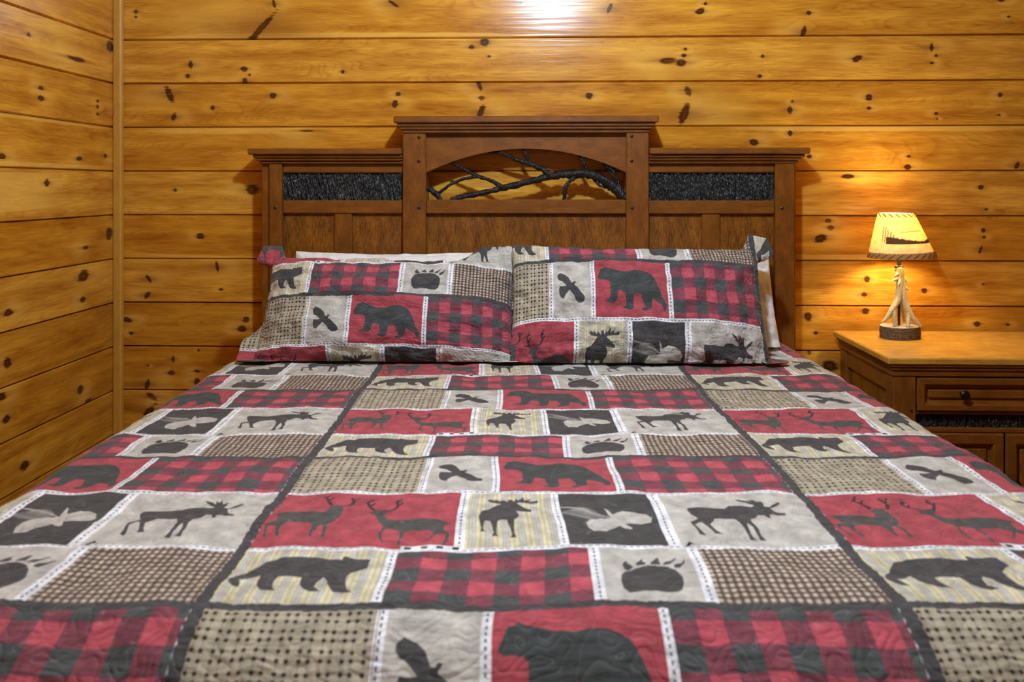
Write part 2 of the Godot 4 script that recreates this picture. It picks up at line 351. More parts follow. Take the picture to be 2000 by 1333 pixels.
# pine boards, one row each: growth rings bent round the knots, fine fibres, pale sapwood streaks
func pine_image(w: int, rows: int, rh: int, span: float, knots: Array, seed_: int, tones: Array, sap: Array) -> Image:
	var h := rows * rh
	var px := w / span
	var warp := stretched(seed_, 0.010, w, h, 10, 2).get_data()
	var fibre := stretched(seed_ + 1, 0.22, w, h, 14, 3).get_data()
	var blotch := stretched(seed_ + 2, 0.02, w, h, 3, 3).get_data()
	var streak := stretched(seed_ + 4, 0.035, w, h, 24, 2).get_data()
	var table := ring_table(seed_ + 3)
	var bend := PackedFloat32Array()
	bend.resize(w * h)
	for k in knots.size() / 6:
		var row := int(knots[k * 6])
		if row >= rows:
			continue
		var cx: float = knots[k * 6 + 1] * px
		var cy: float = (row + knots[k * 6 + 2]) * rh
		var ax := maxf(knots[k * 6 + 3] * px * 5.0, 24.0)
		var ay := maxf(knots[k * 6 + 4] * rh / BOARD * 2.6, 12.0)
		for y in range(maxi(row * rh, int(cy - ay * 2.0)), mini((row + 1) * rh, int(cy + ay * 2.0))):
			for x in range(maxi(0, int(cx - ax * 2.0)), mini(w, int(cx + ax * 2.0))):
				var dx := (x - cx) / ax
				var dy := (y - cy) / ay
				bend[y * w + x] -= (y - cy) * 0.8 * exp(-dx * dx - dy * dy)
	var out := PackedByteArray()
	out.resize(w * h * 3)
	for row in rows:
		var tone: Color = tones[row % tones.size()]
		var light := [tone.r * 255.0, tone.g * 255.0, tone.b * 255.0]
		var dark := [tone.r * 255.0 * 0.72, tone.g * 255.0 * 0.58, tone.b * 255.0 * 0.38]
		var shift := row * 311.0
		for yy in rh:
			var y := row * rh + yy
			var s0 := y * w
			for x in w:
				var i := s0 + x
				var d := (yy + bend[i] + (warp[i] - 128) * 0.62) * 6.2 + shift
				var t := 0.15 + 0.46 * table[int(d) & 2047] + (fibre[i] - 128) * 0.0022 + (blotch[i] - 128) * 0.0022 + (streak[i] - 128) * 0.0026
				t = clampf(t, -0.30, 1.2)
				var o := i * 3
				out[o] = clampi(int(light[0] + (dark[0] - light[0]) * t), 0, 255)
				out[o + 1] = clampi(int(light[1] + (dark[1] - light[1]) * t), 0, 255)
				out[o + 2] = clampi(int(light[2] + (dark[2] - light[2]) * t), 0, 255)
	# pale sapwood bands: row, x0, x1 (metres), v0, v1 at the edges of the board
	for b in sap:
		for x in range(int(b[1] * px), mini(w, int(b[2] * px))):
			var f := clampf((x / px - b[1]) * 6.0, 0.0, 1.0) * clampf((b[2] - x / px) * 6.0, 0.0, 1.0)
			for yy in range(int(b[3] * rh), int(b[4] * rh)):
				var y: int = int(b[0]) * rh + yy
				var i := y * w + x
				var v := float(yy) / rh
				var e := minf((v - b[3]) if b[3] > 0.02 else 1.0, (b[4] - v) if b[4] < 0.98 else 1.0) * rh + (warp[i] - 128) * 0.16
				var a := clampf(e * 0.5, 0.0, 1.0) * f * 0.6
				var o := i * 3
				out[o] = int(lerpf(out[o], 238.0, a))
				out[o + 1] = int(lerpf(out[o + 1], 186.0, a))
				out[o + 2] = int(lerpf(out[o + 2], 88.0, a))
	# the knots themselves, with pale swirled wood on one side and dark tails along the grain
	for k in knots.size() / 6:
		var row := int(knots[k * 6])
		if row >= rows:
			continue
		var cx: float = knots[k * 6 + 1] * px
		var cy: float = (row + knots[k * 6 + 2]) * rh
		var rx: float = maxf(knots[k * 6 + 3] * px * 0.92, 1.5)
		var ry: float = maxf(knots[k * 6 + 4] * rh / BOARD * 0.92, 1.5)
		var ang := deg_to_rad(knots[k * 6 + 5])
		var big := maxf(rx, ry)
		var hand := 1.0 if k % 2 else -1.0
		var wide := big * 7.0 + 4.0
		for y in range(maxi(row * rh, int(cy - big * 4.0 - 3.0)), mini((row + 1) * rh, int(cy + big * 4.0 + 3.0))):
			for x in range(maxi(0, int(cx - wide)), mini(w, int(cx + wide))):
				var dx := x - cx
				var dy := y - cy
				var i := y * w + x
				var o := i * 3
				# pale swirl
				var gx := (dx - hand * big * 1.9) / (big * 3.1)
				var gy := dy / (big * 1.9)
				var pale := exp(-gx * gx - gy * gy) * (0.26 + fibre[i] * 0.0030)
				# dark tail
				var hx := dx / (big * 2.8)
				var hy := dy / (ry * 0.75 + 1.0)
				var tail := exp(-hx * hx - hy * hy) * 0.5
				var u := (dx * cos(ang) + dy * sin(ang)) / rx
				var v := (-dx * sin(ang) + dy * cos(ang)) / ry
				var r := sqrt(u * u + v * v) * (1.0 + (blotch[i] - 128) * 0.002 + (fibre[i] - 128) * 0.0025)
				var core := clampf((1.30 - r) * 1.9, 0.0, 1.0) * 0.92
				var heart := clampf((0.8 - r) * 1.8, 0.0, 1.0) * (0.2 + fibre[i] * 0.003)
				out[o] = int(lerpf(lerpf(lerpf(out[o], 240.0, pale), 110.0, tail), lerpf(58.0, 112.0, heart), core))
				out[o + 1] = int(lerpf(lerpf(lerpf(out[o + 1], 186.0, pale), 56.0, tail), lerpf(26.0, 54.0, heart), core))
				out[o + 2] = int(lerpf(lerpf(lerpf(out[o + 2], 84.0, pale), 18.0, tail), lerpf(9.0, 20.0, heart), core))
	return Image.create_from_data(w, h, false, Image.FORMAT_RGB8, out)


# stained furniture wood, grain along u
func stained_image(w: int, h: int, seed_: int, light: Color, dark: Color, pores: float) -> Image:
	var warp := stretched(seed_, 0.012, w, h, 6, 2).get_data()
	var fibre := stretched(seed_ + 1, 0.30, w, h, 22, 2).get_data()
	var blotch := stretched(seed_ + 2, 0.012, w, h, 2, 3).get_data()
	var table := ring_table(seed_ + 5)
	var out := PackedByteArray()
	out.resize(w * h * 3)
	for y in h:
		for x in w:
			var i := y * w + x
			var d := (y + (warp[i] - 128) * 0.9) * 7.0
			var t := 0.12 + 0.62 * table[int(d) & 2047] + (fibre[i] - 128) * 0.0042 * pores + (blotch[i] - 128) * 0.0020
			if fibre[i] < 84:
				t += 0.35 * pores
			var c := light.lerp(dark, clampf(t, -0.2, 1.2))
			out[i * 3] = clampi(int(c.r * 255.0), 0, 255)
			out[i * 3 + 1] = clampi(int(c.g * 255.0), 0, 255)
			out[i * 3 + 2] = clampi(int(c.b * 255.0), 0, 255)
	return Image.create_from_data(w, h, false, Image.FORMAT_RGB8, out)


func fill_poly(im: Image, flat: Array, panel: Rect2, c: Color) -> void:
	var n := flat.size() / 2
	var p := PackedVector2Array()
	var lo := 1e9
	var hi := -1e9
	for k in n:
		var v := panel.position + Vector2(flat[k * 2], flat[k * 2 + 1]) * panel.size
		p.append(v)
		lo = minf(lo, v.y)
		hi = maxf(hi, v.y)
	for y in range(int(floor(lo)), int(ceil(hi)) + 1):
		var xs := []
		var sy := y + 0.5
		for k in n:
			var a := p[k]
			var b := p[(k + 1) % n]
			if (a.y <= sy) != (b.y <= sy):
				xs.append(a.x + (sy - a.y) / (b.y - a.y) * (b.x - a.x))
		xs.sort()
		for k in xs.size() / 2:
			var x0 := int(round(xs[k * 2]))
			im.fill_rect(Rect2i(x0, y, maxi(int(round(xs[k * 2 + 1])) - x0, 1), 1), c)


func stroke(im: Image, a: Vector2, b: Vector2, width: float, c: Color) -> void:
	var n := maxi(int(a.distance_to(b)), 1)
	var h := maxi(int(width), 1)
	for k in n + 1:
		var q := a.lerp(b, float(k) / n)
		im.fill_rect(Rect2i(int(q.x - width / 2.0), int(q.y - width / 2.0), h, h), c)


func polyline(im: Image, flat: Array, panel: Rect2, width: float, c: Color) -> void:
	for k in flat.size() / 2 - 1:
		stroke(im, panel.position + Vector2(flat[k * 2], flat[k * 2 + 1]) * panel.size, panel.position + Vector2(flat[k * 2 + 2], flat[k * 2 + 3]) * panel.size, width, c)


# one repeat of the patchwork print
func quilt_image(w: int, h: int) -> Image:
	var red := Color8(163, 72, 81)
	var ink := Color8(70, 69, 70)
	var beige := Color8(184, 180, 173)
	var white := Color8(224, 225, 229)
	var im := Image.create(w, h, false, Image.FORMAT_RGB8)
	im.fill(white)
	var px := w / PW
	var py := h / PD
	var rows := [Vector2(0, ROW_A * h), Vector2(ROW_A * h, ROW_B * h), Vector2(ROW_B * h, h)]
	var panels := [
		[[0.008, 0.240, "stripe"], [0.256, 0.560, "plaid"], [0.578, 0.726, "beige"], [0.745, 0.992, "gingham"]],
		[[0.007, 0.254, "dots"], [0.269, 0.400, "beige"], [0.416, 0.650, "red"], [0.666, 0.990, "plaid"]],
		[[0.010, 0.342, "red"], [0.359, 0.517, "stripe"], [0.533, 0.700, "ink"], [0.722, 0.990, "beige"]],
	]
	var rects := []
	for r in 3:
		for q in panels[r]:
			var gap := 0.0045 * py
			var y0: float = rows[r].x + (gap if r != 1 else 0.004 * py)
			var y1: float = rows[r].y - (gap if r != 0 else 0.004 * py)
			var x0: float = q[0] * w
			var x1: float = q[1] * w
			rects.append(Rect2(x0, y0, x1 - x0, y1 - y0))
			var ri := Rect2i(int(x0), int(y0), int(x1 - x0) + 1, int(y1 - y0) + 1)
			match q[2]:
				"red": im.fill_rect(ri, red)
				"ink": im.fill_rect(ri, ink)
				"beige": im.fill_rect(ri, beige)
				"plaid":
					var cell := 0.0298
					var ny := int(ceil((y1 - y0) / (cell * py)))
					var nx := int(ceil((x1 - x0) / (cell * px)))
					for j in ny:
						for i in nx:
							var c := Color8(178, 80, 92)
							if i % 2 == 0 and j % 2 == 0:
								c = Color8(74, 78, 78)
							elif i % 2 == 0 or j % 2 == 0:
								c = Color8(122, 66, 77)
							im.fill_rect(Rect2i(Rect2(x0 + i * cell * px, y0 + (j - 0.45) * cell * py, cell * px + 1, cell * py + 1).intersection(Rect2(x0, y0, x1 - x0, y1 - y0))), c)
				"gingham":
					im.fill_rect(ri, Color8(84, 68, 60))
					var g := 0.0098
					var j := 0.0
					while y0 + j * g * py < y1:
						var i := 0.0
						while x0 + i * g * px < x1:
							var at := Rect2(x0 + i * g * px, y0 + j * g * py, 0.55 * g * px, 0.55 * g * py).intersection(Rect2(x0, y0, x1 - x0, y1 - y0))
							im.fill_rect(Rect2i(at), Color8(190, 180, 166))
							var side := Rect2(x0 + (i + 0.55) * g * px, y0 + j * g * py, 0.45 * g * px, 0.55 * g * py).intersection(Rect2(x0, y0, x1 - x0, y1 - y0))
							im.fill_rect(Rect2i(side), Color8(108, 90, 78))
							var under := Rect2(x0 + i * g * px, y0 + (j + 0.55) * g * py, 0.55 * g * px, 0.45 * g * py).intersection(Rect2(x0, y0, x1 - x0, y1 - y0))
							im.fill_rect(Rect2i(under), Color8(116, 100, 88))
							i += 1.0
						j += 1.0
				"dots":
					im.fill_rect(ri, Color8(170, 161, 141))
					var g2 := 0.0222
					var step := 0.0094
					var yy := y0 + 0.004 * py
					while yy < y1:
						for s in [0.0, step]:
							im.fill_rect(Rect2i(int(x0), int(yy + (s + 0.0015) * py), int(x1 - x0), int(0.0014 * py)), Color8(146, 136, 116))
						yy += g2 * py
					var xx := x0 + 0.003 * px
					while xx < x1:
						for s in [0.0, step]:
							im.fill_rect(Rect2i(int(xx + (s + 0.0015) * px), int(y0), int(0.0014 * px), int(y1 - y0)), Color8(146, 136, 116))
						yy = y0 + 0.004 * py
						while yy < y1:
							for sx in [0.0, step]:
								for sy in [0.0, step]:
									im.fill_rect(Rect2i(Rect2(xx + sx * px, yy + sy * py, 0.0046 * px, 0.0046 * py).intersection(Rect2(x0, y0, x1 - x0, y1 - y0))), Color8(48, 43, 34))
							yy += g2 * py
						xx += g2 * px
				"stripe":
					im.fill_rect(ri, Color8(194, 189, 174))
					var bars := [[0.0, 0.003, 0], [0.0045, 0.001, 1], [0.007, 0.004, 2], [0.0125, 0.0012, 1], [0.0150, 0.003, 0], [0.0190, 0.0012, 3]]
					var x := x0
					while x < x1:
						for bar in bars:
							var c2: Color = [Color8(206, 196, 150), Color8(146, 144, 138), Color8(176, 173, 166), Color8(162, 150, 126)][bar[2]]
							im.fill_rect(Rect2i(Rect2(x + bar[0] * px, y0, bar[1] * px, y1 - y0).intersection(Rect2(x0, y0, x1 - x0, y1 - y0))), c2)
						x += 0.0215 * px
	# printed figures
	fill_poly(im, BEAR_STRIPE, rects[0], ink)
	fill_poly(im, PAW, rects[2], ink)
	for t in TOE:
		fill_poly(im, t, rects[2], ink)
	fill_poly(im, BIRD, rects[5], ink)
	fill_poly(im, BEAR_RED, rects[6], Color8(66, 70, 70))
	for d in [DEER_A, DEER_B]:
		fill_poly(im, d, rects[8], Color8(76, 76, 74))
	for a in [ANTLER_A1, ANTLER_A2, ANTLER_B1, ANTLER_B2]:
		polyline(im, a, rects[8], 0.0035 * px, Color8(64, 50, 52))
		for k in range(2, a.size() / 2):
			var tip: Vector2 = rects[8].position + Vector2(a[k * 2 - 2], a[k * 2 - 1]) * rects[8].size
			stroke(im, tip, tip + Vector2(0.006 * px, -0.010 * py), 0.0028 * px, Color8(64, 50, 52))
	fill_poly(im, MOOSE_FRONT, rects[9], ink)
	fill_poly(im, CONE, rects[10], beige)
	# pine twig with needles
	var pn: Rect2 = rects[10]
	polyline(im, TWIG.slice(0, 8), pn, 0.0026 * px, beige)
	for k in 26:
		var f := k / 25.0
		var base := pn.position + Vector2(lerpf(0.49, 0.16, f), lerpf(0.46, 0.345, f)) * pn.size
		stroke(im, base, base + Vector2(-0.020 - 0.004 * (k % 3), -0.020 + 0.012 * f) * Vector2(px, py), 2.0, beige.lerp(ink, 0.25))
		stroke(im, base, base + Vector2(-0.023, 0.010 + 0.003 * (k % 2)) * Vector2(px, py), 2.0, beige.lerp(ink, 0.25))
	fill_poly(im, MOOSE, rects[11], ink)
	# dark bindings round the block, a little uneven
	var edge := noise(77, 0.03, 2)
	for x in w:
		var wob := edge.get_noise_2d(x, 3.0) * 0.0018 * py
		im.fill_rect(Rect2i(x, int(ROW_A * h - 0.0055 * py + wob), 1, int(0.0110 * py)), ink)
	for y in h:
		var wob := edge.get_noise_2d(900.0, y) * 0.0018 * px
		im.fill_rect(Rect2i(0, y, int(0.0078 * px + wob), 1), ink)
		im.fill_rect(Rect2i(w - int(0.0082 * px + wob), y, int(0.0090 * px + wob), 1), ink)
	# dashes in the white ribbons
	var grey := Color8(70, 70, 84)
	for r in 3:
		for k in 3:
			var xc: float = (panels[r][k][1] + panels[r][k + 1][0]) * 0.5 * w
			var y: float = rows[r].x + 0.007 * py
			while y < rows[r].y - 0.008 * py:
				im.fill_rect(Rect2i(int(xc - 0.0010 * px), int(y), int(0.0021 * px) + 1, int(0.0050 * py)), grey)
				y += 0.0088 * py
	for yc in [ROW_B * h, h - 0.001 * py]:
		var x := 0.01 * px
		while x < w - 0.01 * px:
			im.fill_rect(Rect2i(int(x), int(yc - 0.0010 * py), int(0.0052 * px), int(0.0020 * py)), grey)
			x += 0.0088 * px
	# small printed tracks on the ribbon above the plaid, and one beside the paw
	im.fill_rect(Rect2i(int(0.256 * w), int(h - 0.0125 * py), int(0.100 * w), int(0.0130 * py)), white)
	for k in 4:
		im.fill_rect(Rect2i(int((0.262 + k * 0.026) * w), int(h - 0.0100 * py), int(0.0085 * px), int(0.0065 * py)), Color8(36, 30, 34))
	fill_poly(im, [0.0, 1.0, 0.5, 0.0, 1.0, 0.55, 0.6, 0.5, 0.35, 1.0], Rect2(0.728 * w, h - 0.016 * py, 0.013 * px, 0.014 * py), Color8(36, 30, 34))
	# cloth: fibres, wash wear, and the pale wandering quilting thread
	var wear := noise(5, 0.012, 4).get_seamless_image(w, h)
	wear.convert(Image.FORMAT_L8)
	var wb := wear.get_data()
	var weave := noise(6, 0.35, 2).get_seamless_image(w / 2, h)
	weave.convert(Image.FORMAT_L8)
	weave.resize(w, h)
	var fb := weave.get_data()
	var tb := thread_image(w, h).get_data()
	var d := im.get_data()
	for i in w * h:
		var m := 1.0 + (wb[i] - 128) * 0.0011 + (fb[i] - 128) * 0.0012
		var a := 0.45 if tb[i] > 210 else 0.0
		var o := i * 3
		d[o] = clampi(int(lerpf(d[o] * m, 150.0, a)), 0, 255)
		d[o + 1] = clampi(int(lerpf(d[o + 1] * m, 140.0, a)), 0, 255)
		d[o + 2] = clampi(int(lerpf(d[o + 2] * m, 140.0, a)), 0, 255)
	return Image.create_from_data(w, h, false, Image.FORMAT_RGB8, d)


# 255 on the wandering stitch line, falling off beside it
func thread_image(w: int, h: int) -> Image:
	var im := noise(41, 0.011 * 1792.0 / w, 1).get_seamless_image(w, h)
	im.convert(Image.FORMAT_L8)
	var b := im.get_data()
	for i in b.size():
		# two families of contour lines make a meander
		var q := absi((b[i] % 86) - 43)
		b[i] = clampi(255 - q * 44, 0, 255)
	return Image.create_from_data(w, h, false, Image.FORMAT_L8, b)


func quilt_relief(w: int, h: int) -> Image:
	var soft := noise(41, 0.011 * 1792.0 / w, 1).get_seamless_image(w, h)
	soft.convert(Image.FORMAT_L8)
	var sb := soft.get_data()
	var pucker := noise(9, 0.05, 3).get_seamless_image(w / 4, h)
	pucker.convert(Image.FORMAT_L8)
	pucker.resize(w, h, Image.INTERPOLATE_CUBIC)
	var pb := pucker.get_data()
	for i in sb.size():
		var q := absi((sb[i] % 86) - 43) / 43.0
		var puff := sqrt(clampf(q, 0.0, 1.0))
		pb[i] = clampi(int(90.0 + puff * 80.0 + (pb[i] - 128) * 0.55), 0, 255)
	return Image.create_from_data(w, h, false, Image.FORMAT_L8, pb)


func shade_image(w: int, h: int) -> Image:
	# parchment with a printed shore, trees and far hills; v = 0 at the top rim
	var im := Image.create(w, h, false, Image.FORMAT_RGB8)
	var n := noise(12, 0.02, 4)
	for y in h:
		for x in w:
			var t := n.get_noise_2d(x, y) * 0.08
			im.set_pixel(x, y, Color(0.92 + t, 0.85 + t, 0.66 + t))
	var brown := Color8(104, 82, 52)
	for rep in 2:
		var x0 := rep * w / 2
		for x in w / 2:
			var f := float(x) / (w / 2)
			var ridge := 0.40 + 0.012 * sin(f * 9.0) + 0.01 * n.get_noise_1d(x * 3.0)
			if f > 0.30 and f < 0.62:
				im.fill_rect(Rect2i(x0 + x, int(ridge * h), 1, 3), brown.lerp(Color(0.9, 0.8, 0.56), 0.35))
			if f > 0.12 and f < 0.78:
				var shore := 0.60 + 0.02 * sin(f * 14.0) + 0.03 * n.get_noise_1d(x * 9.0)
				if f < 0.34:
					shore -= 0.10 * (0.34 - f) / 0.22 + 0.05 * absf(n.get_noise_1d(x * 31.0))
				im.fill_rect(Rect2i(x0 + x, int(shore * h), 1, int((0.675 - shore) * h)), brown)
			var low := 0.88 + 0.03 * n.get_noise_1d(x * 17.0 + 400.0)
			im.fill_rect(Rect2i(x0 + x, int(low * h), 1, h), brown.lerp(Color(0.9, 0.8, 0.56), 0.45))
		for tr in 5:
			var tx := x0 + int((0.07 + 0.035 * tr) * w / 2)
			stroke(im, Vector2(tx, 0.64 * h), Vector2(tx + 4, (0.26 + 0.05 * tr) * h), 3.0, brown)
			for b in 6:
				var by := (0.60 - b * 0.05) * h
				if by > (0.28 + 0.05 * tr) * h:
					stroke(im, Vector2(tx, by), Vector2(tx + (10 if b % 2 else -10), by - 0.03 * h), 2.0, brown)
	return im


func tex(im: Image) -> ImageTexture:
	return ImageTexture.create_from_image(im)


func plain(c: Color, rough: float, metallic := 0.0, specular := 0.5) -> StandardMaterial3D:
	var m := StandardMaterial3D.new()
	m.albedo_color = c
	m.roughness = rough
	m.metallic = metallic
	m.metallic_specular = specular
	return m


func wood(t: Texture2D, rough: float, scale: Vector3, relief: Texture2D = null, depth := 0.0) -> StandardMaterial3D:
	var m := plain(Color.WHITE, rough)
	m.albedo_texture = t
	m.uv1_triplanar = true
	m.uv1_world_triplanar = true
	m.uv1_scale = scale
	if relief:
		m.heightmap_enabled = true
		m.heightmap_texture = relief
		m.heightmap_scale = depth
	return m


func make_materials() -> void:
	var tones := [Color8(211, 146, 46), Color8(215, 152, 53), Color8(206, 141, 43), Color8(209, 143, 43), Color8(218, 156, 56), Color8(203, 135, 37), Color8(214, 150, 50), Color8(201, 135, 39), Color8(199, 131, 36), Color8(206, 139, 42)]
	var sap_back := [[0, 0.0, 1.4, 0.86, 0.99], [3, 0.0, 0.62, 0.0, 0.16], [3, 1.9, 2.9, 0.0, 0.14], [5, 0.0, 0.5, 0.78, 0.99], [1, 0.9, 1.6, 0.0, 0.12], [5, 2.1, 3.0, 0.86, 0.99]]
	var pine := StandardMaterial3D.new()
	pine.albedo_texture = tex(pine_image(2048, 10, 96, 3.10, KNOTS_BACK, 100, tones, sap_back))
	pine.roughness = 0.19
	pine.metallic_specular = 0.5
	M.pine_back = pine
	var side := pine.duplicate()
	var sap_side := [[3, 0.0, 0.8, 0.0, 0.10], [3, 0.0, 0.75, 0.88, 0.99], [4, 0.25, 0.75, 0.1, 0.9]]
	side.albedo_texture = tex(pine_image(1024, 10, 96, 1.55, KNOTS_SIDE, 500, tones, sap_side))
	M.pine_side = side
	for m in [pine, side]:
		m.heightmap_enabled = true
		m.heightmap_texture = tex(stretched(31, 0.11, 1024, 960, 16, 3))
		m.heightmap_scale = 0.035
	# trim, floor and ceiling share the side boards' wood
	var st_h := tex(stained_image(1024, 512, 700, Color8(136, 80, 24), Color8(76, 41, 10), 0.7))
	var v_im := stained_image(1024, 512, 740, Color8(136, 80, 24), Color8(74, 40, 10), 0.8)
	v_im.rotate_90(CLOCKWISE)
	var st_v := tex(v_im)
	M.stain_h = wood(st_h, 0.34, Vector3(1.28, 2.56, 1.28))
	M.stain_v = wood(st_v, 0.34, Vector3(2.56, 1.28, 2.56))
	var oak := stained_image(1024, 512, 790, Color8(148, 90, 22), Color8(66, 34, 6), 2.1)
	oak.rotate_90(CLOCKWISE)
	M.oak_panel = wood(tex(oak), 0.38, Vector3(2.72, 1.36, 2.72))
	M.top_wood = wood(tex(stained_image(1024, 512, 820, Color8(206, 152, 64), Color8(152, 102, 36), 0.8)), 0.24, Vector3(1.28, 1.28, 2.56))
	var trim_im := stained_image(1024, 256, 860, Color8(208, 152, 62), Color8(176, 118, 42), 0.5)
	trim_im.rotate_90(CLOCKWISE)
	var trim_tex := tex(trim_im)
	M.trim = wood(trim_tex, 0.34, Vector3(3.2, 0.96, 3.2))
	M.floor = wood(tex(stained_image(1024, 512, 880, Color8(150, 98, 50), Color8(96, 58, 26), 0.8)), 0.4, Vector3(0.64, 0.64, 1.92))
	M.ceiling = wood(trim_tex, 0.5, Vector3(1.5, 1.0, 1.0))
	M.backing = plain(Color8(70, 42, 18), 0.9)
	# black cast bark and branch
	M.bark = plain(Color8(44, 42, 40), 0.36)
	M.bark.heightmap_enabled = true
	var bark_im := noise(61, 0.05, 4).get_image(512, 128)
	bark_im.convert(Image.FORMAT_L8)
	bark_im.resize(512, 512)
	M.bark.heightmap_texture = tex(bark_im)
	M.bark.heightmap_scale = 0.5
	M.bark.uv1_triplanar = true
	M.bark.uv1_world_triplanar = true
	M.bark.uv1_scale = Vector3(4, 4, 4)
	M.branch = plain(Color8(32, 30, 29), 0.36)
	M.branch.heightmap_enabled = true
	M.branch.heightmap_texture = M.bark.heightmap_texture
	M.branch.heightmap_scale = 0.6
	M.branch.uv1_triplanar = true
	M.branch.uv1_world_triplanar = true
	M.branch.uv1_scale = Vector3(7, 7, 7)
	M.peg = plain(Color8(44, 24, 12), 0.35)
	M.knob = plain(Color8(38, 32, 30), 0.35, 0.6)
	# bedding
	var q := plain(Color.WHITE, 0.92, 0.0, 0.3)
	q.albedo_texture = tex(quilt_image(1792, 1104))
	q.heightmap_enabled = true
	q.heightmap_texture = tex(quilt_relief(1024, 632))
	q.heightmap_scale = 0.5
	q.rim_enabled = true
	q.rim = 0.25
	M.quilt = q
	M.linen = plain(Color8(232, 228, 224), 0.9, 0.0, 0.3)
	M.lining = plain(Color8(198, 192, 182), 0.9, 0.0, 0.3)
	M.lining_tan = plain(Color8(168, 120, 70), 0.9, 0.0, 0.3)
	# lamp
	M.antler = plain(Color8(196, 176, 132), 0.42)
	var ant := noise(71, 0.06, 3).get_image(256, 256)
	ant.convert(Image.FORMAT_L8)
	M.antler.albedo_texture = gradient_tint(ant, Color8(150, 128, 84), Color8(228, 212, 172))
	M.antler.albedo_color = Color.WHITE
	M.antler.uv1_triplanar = true
	M.antler.uv1_scale = Vector3(11.2, 11.2, 11.2)
	M.slice_bark = plain(Color8(84, 66, 48), 0.9)
	var sb := noise(73, 0.09, 3).get_image(256, 256)
	sb.convert(Image.FORMAT_L8)
	M.slice_bark.albedo_texture = gradient_tint(sb, Color8(24, 17, 11), Color8(156, 130, 98))
	M.slice_bark.albedo_color = Color.WHITE
	M.slice_bark.uv1_triplanar = true
	M.slice_bark.uv1_scale = Vector3(7, 7, 7)
	M.slice_top = plain(Color8(190, 178, 158), 0.7)
	M.metal = plain(Color8(84, 76, 66), 0.35, 0.8)
	M.silver = plain(Color8(196, 192, 184), 0.3, 0.9)
	var sh := plain(Color.WHITE, 0.8, 0.0, 0.3)
	sh.albedo_texture = tex(shade_image(1024, 256))
	sh.backlight_enabled = true
	sh.backlight = Color(0.80, 0.73, 0.60)
	M.shade = sh
	M.lace = plain(Color8(96, 58, 26), 0.7)
	var bulb := plain(Color8(255, 236, 200), 0.4)
	bulb.emission_enabled = true
	bulb.emission = Color(1.0, 0.86, 0.66)
	bulb.emission_energy_multiplier = 4.0
	M.bulb = bulb
	var dome := plain(Color8(250, 246, 238), 0.3)
	dome.emission_enabled = true
	dome.emission = Color(0.85, 0.94, 1.0)
	dome.emission_energy_multiplier = 2.5
	M.dome = dome


func gradient_tint(im: Image, a: Color, b: Color) -> ImageTexture:
	var d := im.get_data()
	var out := PackedByteArray()
	out.resize(d.size() * 3)
	for i in d.size():
		var c := a.lerp(b, d[i] / 255.0)
		out[i * 3] = int(c.r * 255.0)
		out[i * 3 + 1] = int(c.g * 255.0)
		out[i * 3 + 2] = int(c.b * 255.0)
	return tex(Image.create_from_data(im.get_width(), im.get_height(), false, Image.FORMAT_RGB8, out))


# ---------------------------------------------------------------- the room
# one wall plank in its own axes: x along it, y up from its lower edge, face at z = 0, chamfered along both edges
func plank(length: float, height: float, u0: float, u1: float, v_top: float, v_bottom: float) -> ArrayMesh:
	var st := start()
	var gap := 0.0006
	var c := 0.0040
	var deep := 0.0075
	var t := 0.020
	var prof := [Vector2(gap, -t), Vector2(gap, -deep), Vector2(c, 0), Vector2(height - c, 0), Vector2(height - gap, -deep), Vector2(height - gap, -t)]
	for k in 5:
		var p: Vector2 = prof[k]
		var q: Vector2 = prof[k + 1]
		var n := Vector3(0, -(q.y - p.y) * -1.0, 0)
		n = Vector3(0, q.y - p.y, 0) * -1.0 + Vector3(0, 0, q.x - p.x)
		n = n.normalized()
		var pts := [Vector3(0, p.x, p.y), Vector3(length, p.x, p.y), Vector3(length, q.x, q.y), Vector3(0, q.x, q.y)]
		var vp := lerpf(v_bottom, v_top, p.x / height)
		var vq := lerpf(v_bottom, v_top, q.x / height)
		var uv := [Vector2(u0, vp), Vector2(u1, vp), Vector2(u1, vq), Vector2(u0, vq)]
		st.set_normal(n)
		var flip: bool = (pts[1] - pts[0]).cross(pts[2] - pts[0]).dot(n) > 0.0
		for i in ([0, 2, 1, 0, 3, 2] if flip else [0, 1, 2, 0, 2, 3]):
			st.set_uv(uv[i])
			st.add_vertex(pts[i])
	for e in [0.0, length]:
		var n3 := Vector3(-1 if e == 0.0 else 1, 0, 0)
		st.set_uv(Vector2(u0, v_top))
		quad(st, Vector3(e, gap, -t), Vector3(e, gap, -deep), Vector3(e, height - gap, -deep), Vector3(e, height - gap, -t), n3)
	return st.commit()


func plank_wall(called: String, m: Material, length: float, span: float, u_shift: float, at: Vector3, turn: float, backing_lo: Vector3, backing_hi: Vector3, mirrored := false) -> void:
	var wall := structure(called)
	part("wall_backing", box(backing_lo, backing_hi, 0.0), M.backing, wall)
	var k := -5
	while BOARD_TOP - k * BOARD > FLOOR_Y + 0.005:
		var top := minf(BOARD_TOP - k * BOARD, CEIL_Y)
		var bottom := maxf(BOARD_TOP - (k + 1) * BOARD, FLOOR_Y)
		var row := posmod(k, 10)
		# rows outside the printed ten start elsewhere along the boards
		var u := u_shift + (0.0 if k >= 0 and k < 10 else 0.37 + 0.1 * absi(k))
		var p := part("plank", plank(length, top - bottom, u if not mirrored else u + length / span, u + length / span if not mirrored else u, (row + 0.012) / 10.0, (row + 0.988) / 10.0), m, wall, at + Vector3(0, bottom, 0))
		p.rotation.y = turn
		k += 1


